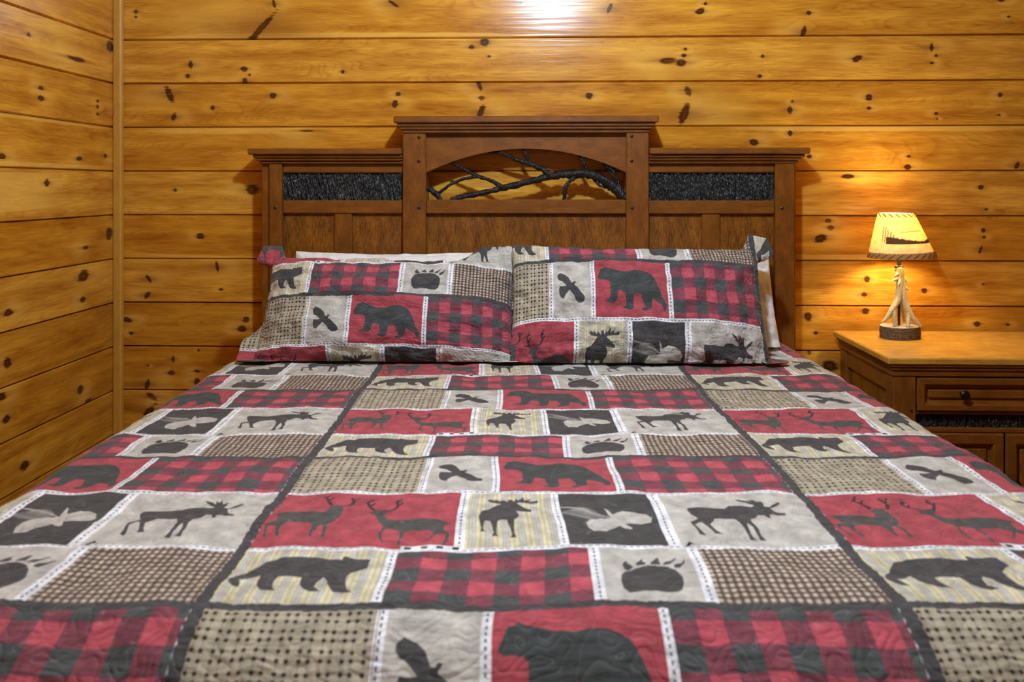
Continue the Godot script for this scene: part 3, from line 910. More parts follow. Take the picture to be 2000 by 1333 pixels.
func build_room() -> void:
	var t := 0.12
	plank_wall("wall_back", M.pine_back, RIGHT_X - LEFT_X, 3.10, 0.0, Vector3(LEFT_X, 0, BACK_Z), 0.0, Vector3(LEFT_X - t, FLOOR_Y, BACK_Z - t), Vector3(RIGHT_X + t, CEIL_Y, BACK_Z - 0.010))
	# the left wall's boards run from the corner towards the camera: u grows with z
	plank_wall("wall_left", M.pine_side, FRONT_Z - BACK_Z, 1.55, 0.0, Vector3(LEFT_X, 0, FRONT_Z), PI / 2, Vector3(LEFT_X - t, FLOOR_Y, BACK_Z), Vector3(LEFT_X - 0.010, CEIL_Y, FRONT_Z), true)
	plank_wall("wall_right", M.pine_side, FRONT_Z - BACK_Z, 1.55, 0.3, Vector3(RIGHT_X, 0, BACK_Z), -PI / 2, Vector3(RIGHT_X + 0.010, FLOOR_Y, BACK_Z), Vector3(RIGHT_X + t, CEIL_Y, FRONT_Z))
	plank_wall("wall_front", M.pine_back, RIGHT_X - LEFT_X, 3.10, 0.4, Vector3(RIGHT_X, 0, FRONT_Z), PI, Vector3(LEFT_X - t, FLOOR_Y, FRONT_Z + 0.010), Vector3(RIGHT_X + t, CEIL_Y, FRONT_Z + t))
	for s in [["floor", FLOOR_Y - 0.1, FLOOR_Y, M.floor], ["ceiling", CEIL_Y, CEIL_Y + 0.1, M.ceiling]]:
		var o := part(s[0], box(Vector3(LEFT_X - t, s[1], BACK_Z - t), Vector3(RIGHT_X + t, s[2], FRONT_Z + t), 0.0), s[3], self)
		o.set_meta("kind", "structure")
	# the strip that covers the corner
	var c := part("trim_1", box(Vector3(LEFT_X, FLOOR_Y, BACK_Z), Vector3(LEFT_X + 0.028, CEIL_Y, BACK_Z + 0.022), 0.004), M.trim, self)
	c.set_meta("kind", "structure")


func build_ceiling_light() -> void:
	var t := thing("ceiling_light", "white glass dome ceiling light hanging above the bed", "ceiling light", Vector3(0.05, CEIL_Y, -1.19))
	var st := start()
	lathe(st, [Vector2(0.0, -0.03), Vector2(0.06, -0.03), Vector2(0.07, -0.012), Vector2(0.07, 0.0)], 24)
	part("canopy", st.commit(), M.metal, t)
	st = start()
	tube(st, [Vector3(0, -0.02, 0), Vector3(0, -0.23, 0)], [0.008, 0.008], 10)
	part("rod", st.commit(), M.metal, t)
	st = start()
	lathe(st, [Vector2(0.0, -0.355), Vector2(0.04, -0.348), Vector2(0.07, -0.326), Vector2(0.086, -0.295), Vector2(0.088, -0.27), Vector2(0.078, -0.237), Vector2(0.045, -0.222), Vector2(0.0, -0.22)], 28)
	part("glass_dome", st.commit(), M.dome, t)
	omni("ceiling_lamp", Vector3(0, -0.285, 0), 2.75, Color(0.79, 0.90, 1.0), 0.06, t)


# ---------------------------------------------------------------- bed
func cap(st: SurfaceTool, x0: float, x1: float, top: float, bottom: float, front: float, back: float, out: float, left_end: bool, right_end: bool) -> void:
	# a thick top board over three stepped mouldings
	var h := top - bottom
	for s in [[0.0, 0.40, 1.0], [0.40, 0.62, 0.62], [0.62, 0.80, 0.40], [0.80, 1.0, 0.12]]:
		bevel_box(st, Vector3(x0 + (out * (1.0 - s[2]) if left_end else 0.0), top - h * s[1], back), Vector3(x1 - (out * (1.0 - s[2]) if right_end else 0.0), top - h * s[0], front + out * s[2]), 0.003)


func bark_panel(x0: float, x1: float, y0: float, y1: float, z: float, deep: float, seed_: int) -> ArrayMesh:
	# black cast bark: steep wandering ridges up the panel
	var st := start()
	var nu := int((x1 - x0) / 0.0013)
	var nv := int((y1 - y0) / 0.0024)
	var n1 := noise(seed_, 1.0, 3)
	var pts := []
	var uvs := []
	for j in nv + 1:
		for i in nu + 1:
			var x := lerpf(x0, x1, float(i) / nu)
			var y := lerpf(y0, y1, float(j) / nv)
			var lean := x + (y - y0) * 0.16
			var r := 0.9 * n1.get_noise_2d(lean * 105.0, y * 12.0) + 0.5 * n1.get_noise_2d(lean * 260.0 + 50.0, y * 70.0)
			pts.append(Vector3(x, y, z + deep * clampf(0.5 + r * 0.9, 0.0, 1.3)))
			uvs.append(Vector2(x, y))
	grid_mesh(st, pts, uvs, nu, nv)
	grid_index(st, 0, nu, nv)
	return st.commit()


func build_bed() -> void:
	var b := thing("bed_frame", "stained wooden bed with stepped headboard, bark panels and black branch inset", "bed")
	var back := -2.55
	var zp := -2.48        # front of the posts
	var zr := -2.492       # front of the rails
	var zn := -2.506       # front of the recessed panels
	# outer posts, each with a set-back strip on its outer side
	for p in [[-0.8315, -0.7919, -0.8584, -0.8315], [0.7037, 0.7600, 0.7600, 0.7674]]:
		part("post", box(Vector3(p[0], FLOOR_Y, back), Vector3(p[1], 1.268, zp), 0.003), M.stain_v, b)
		part("post_strip", box(Vector3(p[2], FLOOR_Y, back), Vector3(p[3], 1.268, zp - 0.012), 0.003), M.stain_v, b)
	for p in [[-0.4187, -0.3483], [0.2578, 0.3254]]:
		part("post", box(Vector3(p[0], FLOOR_Y, back), Vector3(p[1], 1.361, zp + 0.006), 0.003), M.stain_v, b)
	# caps
	var st := start()
	cap(st, -0.887, -0.4190, 1.3131, 1.2666, zp, back, 0.030, true, false)
	part("cap", st.commit(), M.stain_h, b)
	st = start()
	cap(st, 0.3257, 0.7977, 1.3131, 1.2666, zp, back, 0.030, false, true)
	part("cap", st.commit(), M.stain_h, b)
	st = start()
	cap(st, -0.4422, 0.3514, 1.4092, 1.3596, zp + 0.008, back, 0.026, true, true)
	part("cap", st.commit(), M.stain_h, b)
	# wings
	for w in [[-0.7925, -0.4180, -0.6339, -0.5788], [0.3250, 0.7040, 0.4876, 0.5425]]:
		part("rail", box(Vector3(w[0], 1.2395, back), Vector3(w[1], 1.2675, zr), 0.0025), M.stain_h, b)
		part("rail", box(Vector3(w[0], 1.1148, back), Vector3(w[1], 1.1551, zr), 0.0025), M.stain_h, b)
		part("bark_panel", bark_panel(w[0], w[1], 1.1545, 1.2400, zr - 0.014, 0.012, int(w[0] * 1000)), M.bark, b).set_meta("label", "black cast bark panel")
		part("stile", box(Vector3(w[2], 0.45, back), Vector3(w[3], 1.1155, zr - 0.004), 0.0025), M.stain_v, b)
		part("panel", box(Vector3(w[0], 0.45, back + 0.01), Vector3(w[2], 1.1155, zn), 0.001), M.oak_panel, b)
		part("panel", box(Vector3(w[3], 0.45, back + 0.01), Vector3(w[1], 1.1155, zn), 0.001), M.oak_panel, b)
		part("rail", box(Vector3(w[0], 0.36, back), Vector3(w[1], 0.455, zr), 0.0025), M.stain_h, b)
	# middle: arched rail, sill, panel
	st = start()
	var x0 := -0.3490
	var x1 := 0.2585
	var n := 32
	for k in n:
		var a := lerpf(-1.0, 1.0, float(k) / n)
		var c := lerpf(-1.0, 1.0, float(k + 1) / n)
		var xa := lerpf(x0, x1, float(k) / n)
		var xc := lerpf(x0, x1, float(k + 1) / n)
		var ya := 1.3131 - 0.0728 * a * a
		var yc := 1.3131 - 0.0728 * c * c
		quad(st, Vector3(xa, ya, zr), Vector3(xc, yc, zr), Vector3(xc, 1.3605, zr), Vector3(xa, 1.3605, zr), Vector3.BACK)
		quad(st, Vector3(xa, ya, back), Vector3(xc, yc, back), Vector3(xc, 1.3605, back), Vector3(xa, 1.3605, back), Vector3.FORWARD)
		quad(st, Vector3(xa, ya, zr), Vector3(xc, yc, zr), Vector3(xc, yc, back), Vector3(xa, ya, back), Vector3(yc - ya, -(xc - xa), 0))
	part("arched_rail", st.commit(), M.stain_h, b)
	part("rail", box(Vector3(x0, 1.1148, back), Vector3(x1, 1.1575, zr + 0.002), 0.0025), M.stain_h, b)
	part("panel", box(Vector3(x0, 0.45, back + 0.01), Vector3(x1, 1.1155, zn), 0.001), M.oak_panel, b)
	part("rail", box(Vector3(x0, 0.36, back), Vector3(x1, 0.455, zr), 0.0025), M.stain_h, b)
	# pegs
	var peg_st := start()
	lathe(peg_st, [Vector2(0.0055, 0.0), Vector2(0.005, 0.002), Vector2(0.003, 0.0032), Vector2(0.0, 0.0036)], 10)
	var peg := peg_st.commit()
	for p in [[-0.369, 1.3472, 0.006], [-0.369, 1.2744, 0.006], [-0.369, 1.1334, 0.006], [0.2735, 1.3490, 0.006], [0.2735, 1.2744, 0.006], [0.2755, 1.1334, 0.006], [-0.812, 1.1334, 0.0], [0.7225, 1.1320, 0.0]]:
		var o := part("peg", peg, M.peg, b, Vector3(p[0], p[1], zp + p[2] - 0.0005))
		o.rotation.x = PI / 2
	# branch
	var rng := RandomNumberGenerator.new()
	rng.seed = 8
	var zb := -2.508
	var limbs := [
		[[0.256, 1.160, 0.222, 1.194, 0.184, 1.222, 0.138, 1.237, 0.084, 1.235, 0.030, 1.229, -0.024, 1.215, -0.109, 1.194, -0.178, 1.178, -0.275, 1.158], [0.0125, 0.0120, 0.0115, 0.0105, 0.0095, 0.0095, 0.0075, 0.0075, 0.0065, 0.0060]],
		[[0.029, 1.232, 0.006, 1.250, -0.032, 1.266, -0.078, 1.281, -0.124, 1.300, -0.160, 1.303], [0.0085, 0.0070, 0.0060, 0.0045, 0.0035, 0.0030]],
		[[-0.033, 1.264, -0.043, 1.289, -0.055, 1.312], [0.0050, 0.0042, 0.0034]],
		[[-0.115, 1.195, -0.155, 1.217, -0.193, 1.229, -0.232, 1.249, -0.276, 1.273], [0.0060, 0.0045, 0.0045, 0.0038, 0.0026]],
		[[-0.190, 1.229, -0.239, 1.220, -0.278, 1.202, -0.315, 1.176], [0.0042, 0.0036, 0.0036, 0.0040]],
		[[-0.350, 1.196, -0.321, 1.175, -0.305, 1.157], [0.0075, 0.0070, 0.0050]],
		[[0.113, 1.232, 0.086, 1.211, 0.075, 1.189, 0.072, 1.157], [0.0060, 0.0050, 0.0050, 0.0052]],
		[[0.144, 1.240, 0.131, 1.269, 0.116, 1.294], [0.0050, 0.0036, 0.0026]],
		[[0.252, 1.166, 0.234, 1.208, 0.221, 1.243, 0.198, 1.260], [0.0080, 0.0058, 0.0040, 0.0026]],
		[[0.222, 1.240, 0.226, 1.264], [0.0036, 0.0026]],
		[[0.224, 1.228, 0.205, 1.253, 0.186, 1.274], [0.0040, 0.0032, 0.0024]],
		[[0.157, 1.226, 0.177, 1.203, 0.197, 1.195, 0.216, 1.196], [0.0036, 0.0030, 0.0030, 0.0034]],
	]
	st = start()
	for l in limbs:
		var pts := []
		for k in l[0].size() / 2:
			pts.append(Vector3(l[0][k * 2], l[0][k * 2 + 1], zb + 0.004 * sin(k * 1.7 + l[0][0] * 40.0)))
		var sm := smooth_path(pts, l[1], 7)
		var fat := []
		for r in sm[1]:
			fat.append(r * 1.28)
		tube(st, sm[0], fat, 9, 0.26, rng)
	part("branch", st.commit(), M.branch, b).set_meta("label", "black metal branch")
	# side rails, foot and base under the mattress
	for s in [-0.80, 0.70]:
		part("side_rail", box(Vector3(s, 0.34, -2.49), Vector3(s + 0.03, 0.46, -0.88), 0.003), M.stain_h, b)
	part("foot_rail", box(Vector3(-0.80, 0.34, -0.88), Vector3(0.73, 0.46, -0.85), 0.003), M.stain_h, b)
	for s in [-0.80, 0.67]:
		part("leg", box(Vector3(s, FLOOR_Y, -0.91), Vector3(s + 0.06, 0.36, -0.85), 0.003), M.stain_v, b)
	part("bed_base", box(Vector3(-0.77, 0.40, -2.48), Vector3(0.70, 0.46, -0.88), 0.003), M.stain_h, b)


# across the bed: arc length from the middle of the print to a point of the cross-section (x, drop below the top)
func bed_profile(a: float) -> Vector2:
	var l := -0.707
	var r := 0.763
	var rad := 0.08
	var quarter := rad * PI / 2.0
	if a < l:
		var q := l - a
		if q < quarter:
			return Vector2(l - rad * sin(q / rad), rad * (1.0 - cos(q / rad)))
		return Vector2(l - rad - (q - quarter) * 0.10, rad + q - quarter)
	if a > r:
		var q2 := a - r
		if q2 < quarter:
			return Vector2(r + rad * sin(q2 / rad), rad * (1.0 - cos(q2 / rad)))
		return Vector2(r + rad + (q2 - quarter) * 0.10, rad + q2 - quarter)
	return Vector2(a, 0.0)


# where along the print (in repeats) a point lies that is z metres ahead of the camera
func print_v(z: float) -> float:
	var t := [[1.9892, 0.0], [1.8446, 0.286], [1.6881, 0.621], [1.5144, 1.0], [1.3887, 1.286], [1.2267, 1.621], [1.0395, 2.0], [0.9009, 2.286]]
	if z >= t[0][0]:
		return (t[0][0] - z) / PD
	for k in t.size() - 1:
		if z >= t[k + 1][0]:
			return lerpf(t[k][1], t[k + 1][1], (t[k][0] - z) / (t[k][0] - t[k + 1][0]))
	return t[-1][1] + (t[-1][0] - z) / PD


func build_quilt() -> void:
	var m := thing("mattress", "thick white mattress lying under the patchwork quilt", "mattress")
	m.rotation_degrees.y = 2.0
	part("mattress_body", box(Vector3(-0.74, 0.462, -2.40), Vector3(0.78, BED_Y - 0.03, -0.85), 0.07), M.linen, m)
	var q := thing("patchwork_quilt", "red, charcoal and beige patchwork quilt with bears, moose and deer spread over the bed", "quilt")
	q.rotation_degrees.y = 2.0
	var st := start()
	var nu := 190
	var nv := 200
	var n1 := noise(21, 1.0, 3)
	var pts := []
	var uvs := []
	var a0 := -1.13
	var a1 := 1.19
	var z_head := 2.44
	var z_foot := 0.93
	var rad := 0.16
	var total := (z_head - z_foot) + rad * PI / 2.0 + 0.22
	for j in nv + 1:
		var s := total * j / nv
		var z := z_head - s
		var drop := 0.0
		var over := s - (z_head - z_foot)
		if over > 0.0:
			if over < rad * PI / 2.0:
				z = z_foot - rad * sin(over / rad)
				drop = rad * (1.0 - cos(over / rad))
			else:
				z = z_foot - rad
				drop = rad + over - rad * PI / 2.0
		for i in nu + 1:
			var a := lerpf(a0, a1, float(i) / nu)
			var p := bed_profile(a)
			var d := n1.get_noise_2d(a * 5.0, s * 5.0) * 0.006 + n1.get_noise_2d(a * 16.0 + 9.0, s * 26.0) * 0.0022 + n1.get_noise_2d(a * 40.0 + 9.0, s * 80.0) * 0.0009
			var hang := clampf(p.y / 0.3, 0.0, 1.0)
			var fold := sin(s * 9.0 + 2.0 * n1.get_noise_1d(s * 3.0)) * 0.02 * hang
			var x := p.x + signf(a) * (fold + d * hang)
			var y := BED_Y - maxf(p.y, drop) + d * (1.0 - hang)
			if p.y > 0.02 and drop > 0.02:
				y = BED_Y - maxf(p.y, drop)
			pts.append(Vector3(x, maxf(y, 0.30), -z))
			var du := n1.get_noise_2d(a * 2.0 + 40.0, s * 2.0) * 0.010
			var dv := n1.get_noise_2d(a * 2.2 + 80.0, s * 2.0) * 0.012
			uvs.append(Vector2((a + 0.340 + du) / PW, print_v(z_head - s) + dv))
	grid_mesh(st, pts, uvs, nu, nv, true)
	grid_index(st, 0, nu, nv, true)
	part("quilt_cover", st.commit(), M.quilt, q)


# ---------------------------------------------------------------- pillows
# A stuffed pillow leaning back: s runs across, t up. uv = (u at s = 0, repeats per metre ...) of the print.
func pillow_point(s: float, t: float, w: float, h: float, thick: float, face: float, n: FastNoiseLite, seed_: float) -> Vector3:
	var pull := 1.0 - 0.02 * (1.0 - t * t) * s * s
	var pull_t := 1.0 - 0.07 * (1.0 - s * s) * t * t
	var e := pow(maxf(1.0 - pow(absf(s), 2.6), 0.0), 0.52) * pow(maxf(1.0 - pow(absf(t), 2.4), 0.0), 0.50)
	var rim := clampf(maxf(absf(s), absf(t)) * 2.2 - 1.2, 0.0, 1.0)
	var crease := n.get_noise_3d(s * 3.0 + seed_, t * 3.0, face) * 0.016 + n.get_noise_3d(s * 9.0 + seed_, t * 6.0, face * 3.0) * (0.004 + 0.008 * rim)
	return Vector3(s * w / 2.0 * pull, t * h / 2.0 * pull_t, face * (thick * e + crease * minf(e * 3.0, 1.0)))


func pillow(called: String, label: String, m: Material, w: float, h: float, thick: float, at: Vector3, lean: float, turn: float, roll: float, uv0: Vector2, uv_scale: Vector2, ears: Array, flange: float, seed_: float, group: String, back_m: Material = null) -> void:
	var o := thing(called, label, "pillow", at, group)
	o.rotation = Vector3(-lean, turn, roll)
	var n := noise(int(seed_), 1.0, 3)
	var nu := 72
	var nv := 52
	var faces := [1.0, -1.0]
	for face in faces:
		var st := start()
		var pts := []
		var uvs := []
		for j in nv + 1:
			for i in nu + 1:
				# points crowd towards the rim
				var s := sin(lerpf(-1.0, 1.0, float(i) / nu) * PI / 2.0)
				var t := sin(lerpf(1.0, -1.0, float(j) / nv) * PI / 2.0)
				var p := pillow_point(s, t, w, h, thick, face, n, seed_)
				var sink := BED_Y + 0.008 - (at + o.basis * p).y
				if sink > 0.0:
					p += o.basis.inverse() * Vector3(0, sink, 0.25 * sink)
				pts.append(p)
				var bow_s := s * (1.0 + 0.10 * absf(s))
				var bow_t := t * (1.0 + (0.16 if t > 0.0 else 0.13) * absf(t))
				uvs.append(Vector2(uv0.x + bow_s * w / 2.0 * uv_scale.x, uv0.y - bow_t * h / 2.0 * uv_scale.y))
		grid_mesh(st, pts, uvs, nu, nv, face > 0.0)
		grid_index(st, 0, nu, nv, face > 0.0)
		part("front_cover" if face > 0.0 else "back_cover", st.commit(), m if face > 0.0 or back_m == null else back_m, o)
	if flange <= 0.0:
		return
	# the sewn rim: folded back along most edges, standing out at the ears
	var rim := []
	var per := 40
	for side in 4:
		for k in per:
			var f := lerpf(-1.0, 1.0, float(k) / per)
			rim.append([Vector2(f, 1), Vector2(1, -f), Vector2(-f, -1), Vector2(-1, f)][side])
	var fst := start()
	var fp := []
	var fu := []
	var steps := 4
	var cnt := rim.size()
	for layer in 2:
		var base_count := 0
		fp.clear()
		fu.clear()
		for r in steps + 1:
			for k in cnt + 1:
				var c: Vector2 = rim[k % cnt]
				var p := pillow_point(c.x, c.y, w, h, thick, 1.0, n, seed_)
				var out := Vector2(c.x if absf(c.x) > 0.96 else 0.0, c.y if absf(c.y) > 0.96 else 0.0).normalized()
				var open := 0.0
				for ear in ears:
					var dd: float = Vector2(c.x * w / 2.0, c.y * h / 2.0).distance_to(Vector2(ear[0] * w / 2.0, ear[1] * h / 2.0))
					open = maxf(open, clampf(1.0 - dd / ear[2], 0.0, 1.0))
				open = smoothstep(0.0, 0.6, open)
				var phi := lerpf(-1.35, 0.12, open) + n.get_noise_2d(k * 0.35, 7.0) * 0.25
				var f2 := float(r) / steps * flange * lerpf(0.22, 1.0, open)
				var fv := p + Vector3(out.x * cos(phi), out.y * cos(phi), sin(phi)) * f2 + Vector3(0, 0, 0.0015 if layer == 0 else -0.0015)
				var low := BED_Y + (0.011 if layer == 0 else 0.008) - (at + o.basis * fv).y
				if low > 0.0:
					fv += o.basis.inverse() * Vector3(0, low, 0)
				fp.append(fv)
				fu.append(Vector2(uv0.x + (c.x * 1.10 * w / 2.0 + out.x * f2) * uv_scale.x, uv0.y - (c.y * 1.16 * h / 2.0 + out.y * f2) * uv_scale.y))
		grid_mesh(fst, fp, fu, cnt, steps, layer == 0)
		grid_index(fst, layer * (cnt + 1) * (steps + 1), cnt, steps, layer == 0)
		base_count += 1
	part("flange", fst.commit(), m, o)


func build_pillows() -> void:
	var g := "patchwork shams"
	pillow("pillow", "plump white pillow mostly hidden behind the left patchwork sham", M.linen, 0.60, 0.31, 0.055, Vector3(-0.43, BED_Y + 0.122, -2.375), 0.42, 0.03, 0.0, Vector2.ZERO, Vector2.ONE, [], 0.0, 33.0, "white pillows")
	pillow("pillow", "white pillow showing past the right edge of the right patchwork sham", M.linen, 0.64, 0.32, 0.055, Vector3(0.355, BED_Y + 0.125, -2.375), 0.42, 0.03, 0.0, Vector2.ZERO, Vector2.ONE, [], 0.0, 47.0, "white pillows")
	pillow("sham_pillow", "patchwork sham leaning at the left, with a bear above a bird and red bear", M.quilt, 0.67, 0.315, 0.090, Vector3(-0.409, BED_Y + 0.120, -2.185), 0.55, 0.035, -0.02, Vector2(0.520, 0.318), Vector2(1.22, 2.30), [[1.0, 1.0, 0.20], [-1.0, -1.0, 0.14], [1.0, -1.0, 0.12], [-1.0, 1.0, 0.03]], 0.045, 55.0, g)
	pillow("sham_pillow", "patchwork sham leaning at the right, bird and red bear above deer and moose", M.quilt, 0.67, 0.345, 0.085, Vector3(0.257, BED_Y + 0.138, -2.185), 0.48, 0.035, -0.02, Vector2(0.566, 0.502), Vector2(1.22, 1.85), [[1.0, 1.0, 0.04], [1.0, -1.0, 0.05]], 0.045, 71.0, g)


# ---------------------------------------------------------------- nightstand
func framed_front(called: String, x0: float, x1: float, y0: float, y1: float, z: float, frame: float, parent: Node, grain: Material) -> MeshInstance3D:
	# mitred frame with a sunk moulding; the field panel is a sub-part
	var st := start()
	var ring := [[0.0, 0.0], [0.003, 0.006], [frame - 0.006, 0.006], [frame - 0.002, 0.003], [frame, -0.006], [frame + 0.006, -0.008]]
	for k in ring.size() - 1:
		var a: Array = ring[k]
		var b: Array = ring[k + 1]
		var pa := [Vector3(x0 + a[0], y0 + a[0], z + a[1]), Vector3(x1 - a[0], y0 + a[0], z + a[1]), Vector3(x1 - a[0], y1 - a[0], z + a[1]), Vector3(x0 + a[0], y1 - a[0], z + a[1])]
		var pb := [Vector3(x0 + b[0], y0 + b[0], z + b[1]), Vector3(x1 - b[0], y0 + b[0], z + b[1]), Vector3(x1 - b[0], y1 - b[0], z + b[1]), Vector3(x0 + b[0], y1 - b[0], z + b[1])]
		for s in 4:
			var t := (s + 1) % 4
			var inward: Vector3 = [Vector3.UP, Vector3.LEFT, Vector3.DOWN, Vector3.RIGHT][s]
			quad(st, pa[s], pa[t], pb[t], pb[s], Vector3(0, 0, b[0] - a[0]) + inward * (a[1] - b[1]))
	bevel_box(st, Vector3(x0, y0, z - 0.018), Vector3(x1, y1, z - 0.0085), 0.001)
	for s in [[x0, x0 + frame], [x1 - frame, x1]]:
		bevel_box(st, Vector3(s[0], y0, z - 0.012), Vector3(s[1], y1, z), 0.0005)
	for s in [[y0, y0 + frame], [y1 - frame, y1]]:
		bevel_box(st, Vector3(x0, s[0], z - 0.012), Vector3(x1, s[1], z), 0.0005)
	var o := part(called, st.commit(), M.stain_h, parent)
	part("field_panel", box(Vector3(x0 + frame + 0.008, y0 + frame + 0.008, z - 0.016), Vector3(x1 - frame - 0.008, y1 - frame - 0.008, z - 0.002), 0.005), grain, o)
	return o


func build_nightstand() -> void:
	var t := thing("nightstand", "stained wooden nightstand with one drawer, bark strip and two doors beside the bed", "nightstand")
	var xl := 0.9176
	var xr := 1.4855
	var zf := -2.165
	var zb := -2.545
	var st := start()
	bevel_box(st, Vector3(0.899, 0.7365, -2.556), Vector3(1.504, 0.7540, -2.150), 0.003)
	part("top_board", st.commit(), M.top_wood, t)
	st = start()
	bevel_box(st, Vector3(0.905, 0.7285, zb), Vector3(1.498, 0.7370, zf + 0.011), 0.003)
	bevel_box(st, Vector3(0.910, 0.7190, zb), Vector3(1.493, 0.7290, zf + 0.007), 0.003)
	bevel_box(st, Vector3(0.914, 0.7044, zb), Vector3(1.489, 0.7195, zf + 0.003), 0.002)
	part("cornice", st.commit(), M.stain_h, t)
	for x in [[xl, 0.9765], [1.4266, xr]]:
		part("post", box(Vector3(x[0], FLOOR_Y, zf - 0.05), Vector3(x[1], 0.7050, zf), 0.003), M.stain_v, t)
		part("post", box(Vector3(x[0], FLOOR_Y, zb), Vector3(x[1], 0.7050, zb + 0.05), 0.003), M.stain_v, t)
	for x in [[xl + 0.004, xl + 0.022, xl + 0.012], [xr - 0.022, xr - 0.004, xr - 0.018]]:
		part("side_rail", box(Vector3(x[0], 0.655, zb + 0.05), Vector3(x[1], 0.7045, zf - 0.05), 0.002), M.stain_h, t)
		part("side_rail", box(Vector3(x[0], 0.25, zb + 0.05), Vector3(x[1], 0.31, zf - 0.05), 0.002), M.stain_h, t)
		part("side_panel", box(Vector3(x[2], 0.308, zb + 0.05), Vector3(x[2] + 0.008, 0.657, zf - 0.05), 0.001), M.oak_panel, t)
	part("back_panel", box(Vector3(xl + 0.03, 0.25, zb), Vector3(xr - 0.03, 0.7045, zb + 0.01), 0.001), M.oak_panel, t)
	var drawer := framed_front("drawer", 0.9785, 1.4246, 0.6140, 0.7010, zf - 0.002, 0.022, t, M.stain_h)
	knob(Vector3(1.0941, 0.6593, zf - 0.004), drawer)
	knob(Vector3(1.3090, 0.6593, zf - 0.004), drawer)
	part("rail", box(Vector3(0.9765, 0.6040, zb + 0.02), Vector3(1.4266, 0.6120, zf - 0.006), 0.001), M.stain_h, t)
	part("bark_strip", bark_panel(0.9765, 1.4266, 0.5680, 0.6045, zf - 0.022, 0.011, 901), M.bark, t).set_meta("label", "black cast bark strip")
	part("rail", box(Vector3(0.9765, 0.5585, zb + 0.02), Vector3(1.4266, 0.5690, zf - 0.004), 0.001), M.stain_h, t)
	for x in [[0.9780, 1.1990], [1.2040, 1.4250]]:
		var door := framed_front("door", x[0], x[1], 0.285, 0.5565, zf - 0.002, 0.030, t, M.oak_panel)
		knob(Vector3(x[1] - 0.016 if x[0] < 1.1 else x[0] + 0.016, 0.43, zf + 0.002), door)
	part("plinth", box(Vector3(0.9765, 0.225, zf - 0.06), Vector3(1.4266, 0.283, zf - 0.006), 0.002), M.stain_h, t)
	part("bottom_board", box(Vector3(xl + 0.02, 0.265, zb + 0.01), Vector3(xr - 0.02, 0.281, zf - 0.02), 0.001), M.stain_h, t)
	var peg_st := start()
	lathe(peg_st, [Vector2(0.004, 0.0), Vector2(0.0035, 0.002), Vector2(0.0, 0.003)], 10)
	for x in [0.9634, 1.4397]:
		var o := part("peg", peg_st.commit(), M.peg, t, Vector3(x, 0.6142, zf - 0.0005))
		o.rotation.x = PI / 2


func knob(at: Vector3, parent: Node) -> void:
	var st := start()
	lathe(st, [Vector2(0.006, -0.002), Vector2(0.0055, 0.008), Vector2(0.011, 0.013), Vector2(0.0125, 0.018), Vector2(0.009, 0.0225), Vector2(0.0, 0.024)], 16)
	var o := part("knob", st.commit(), M.knob, parent, at)
	o.rotation.x = PI / 2


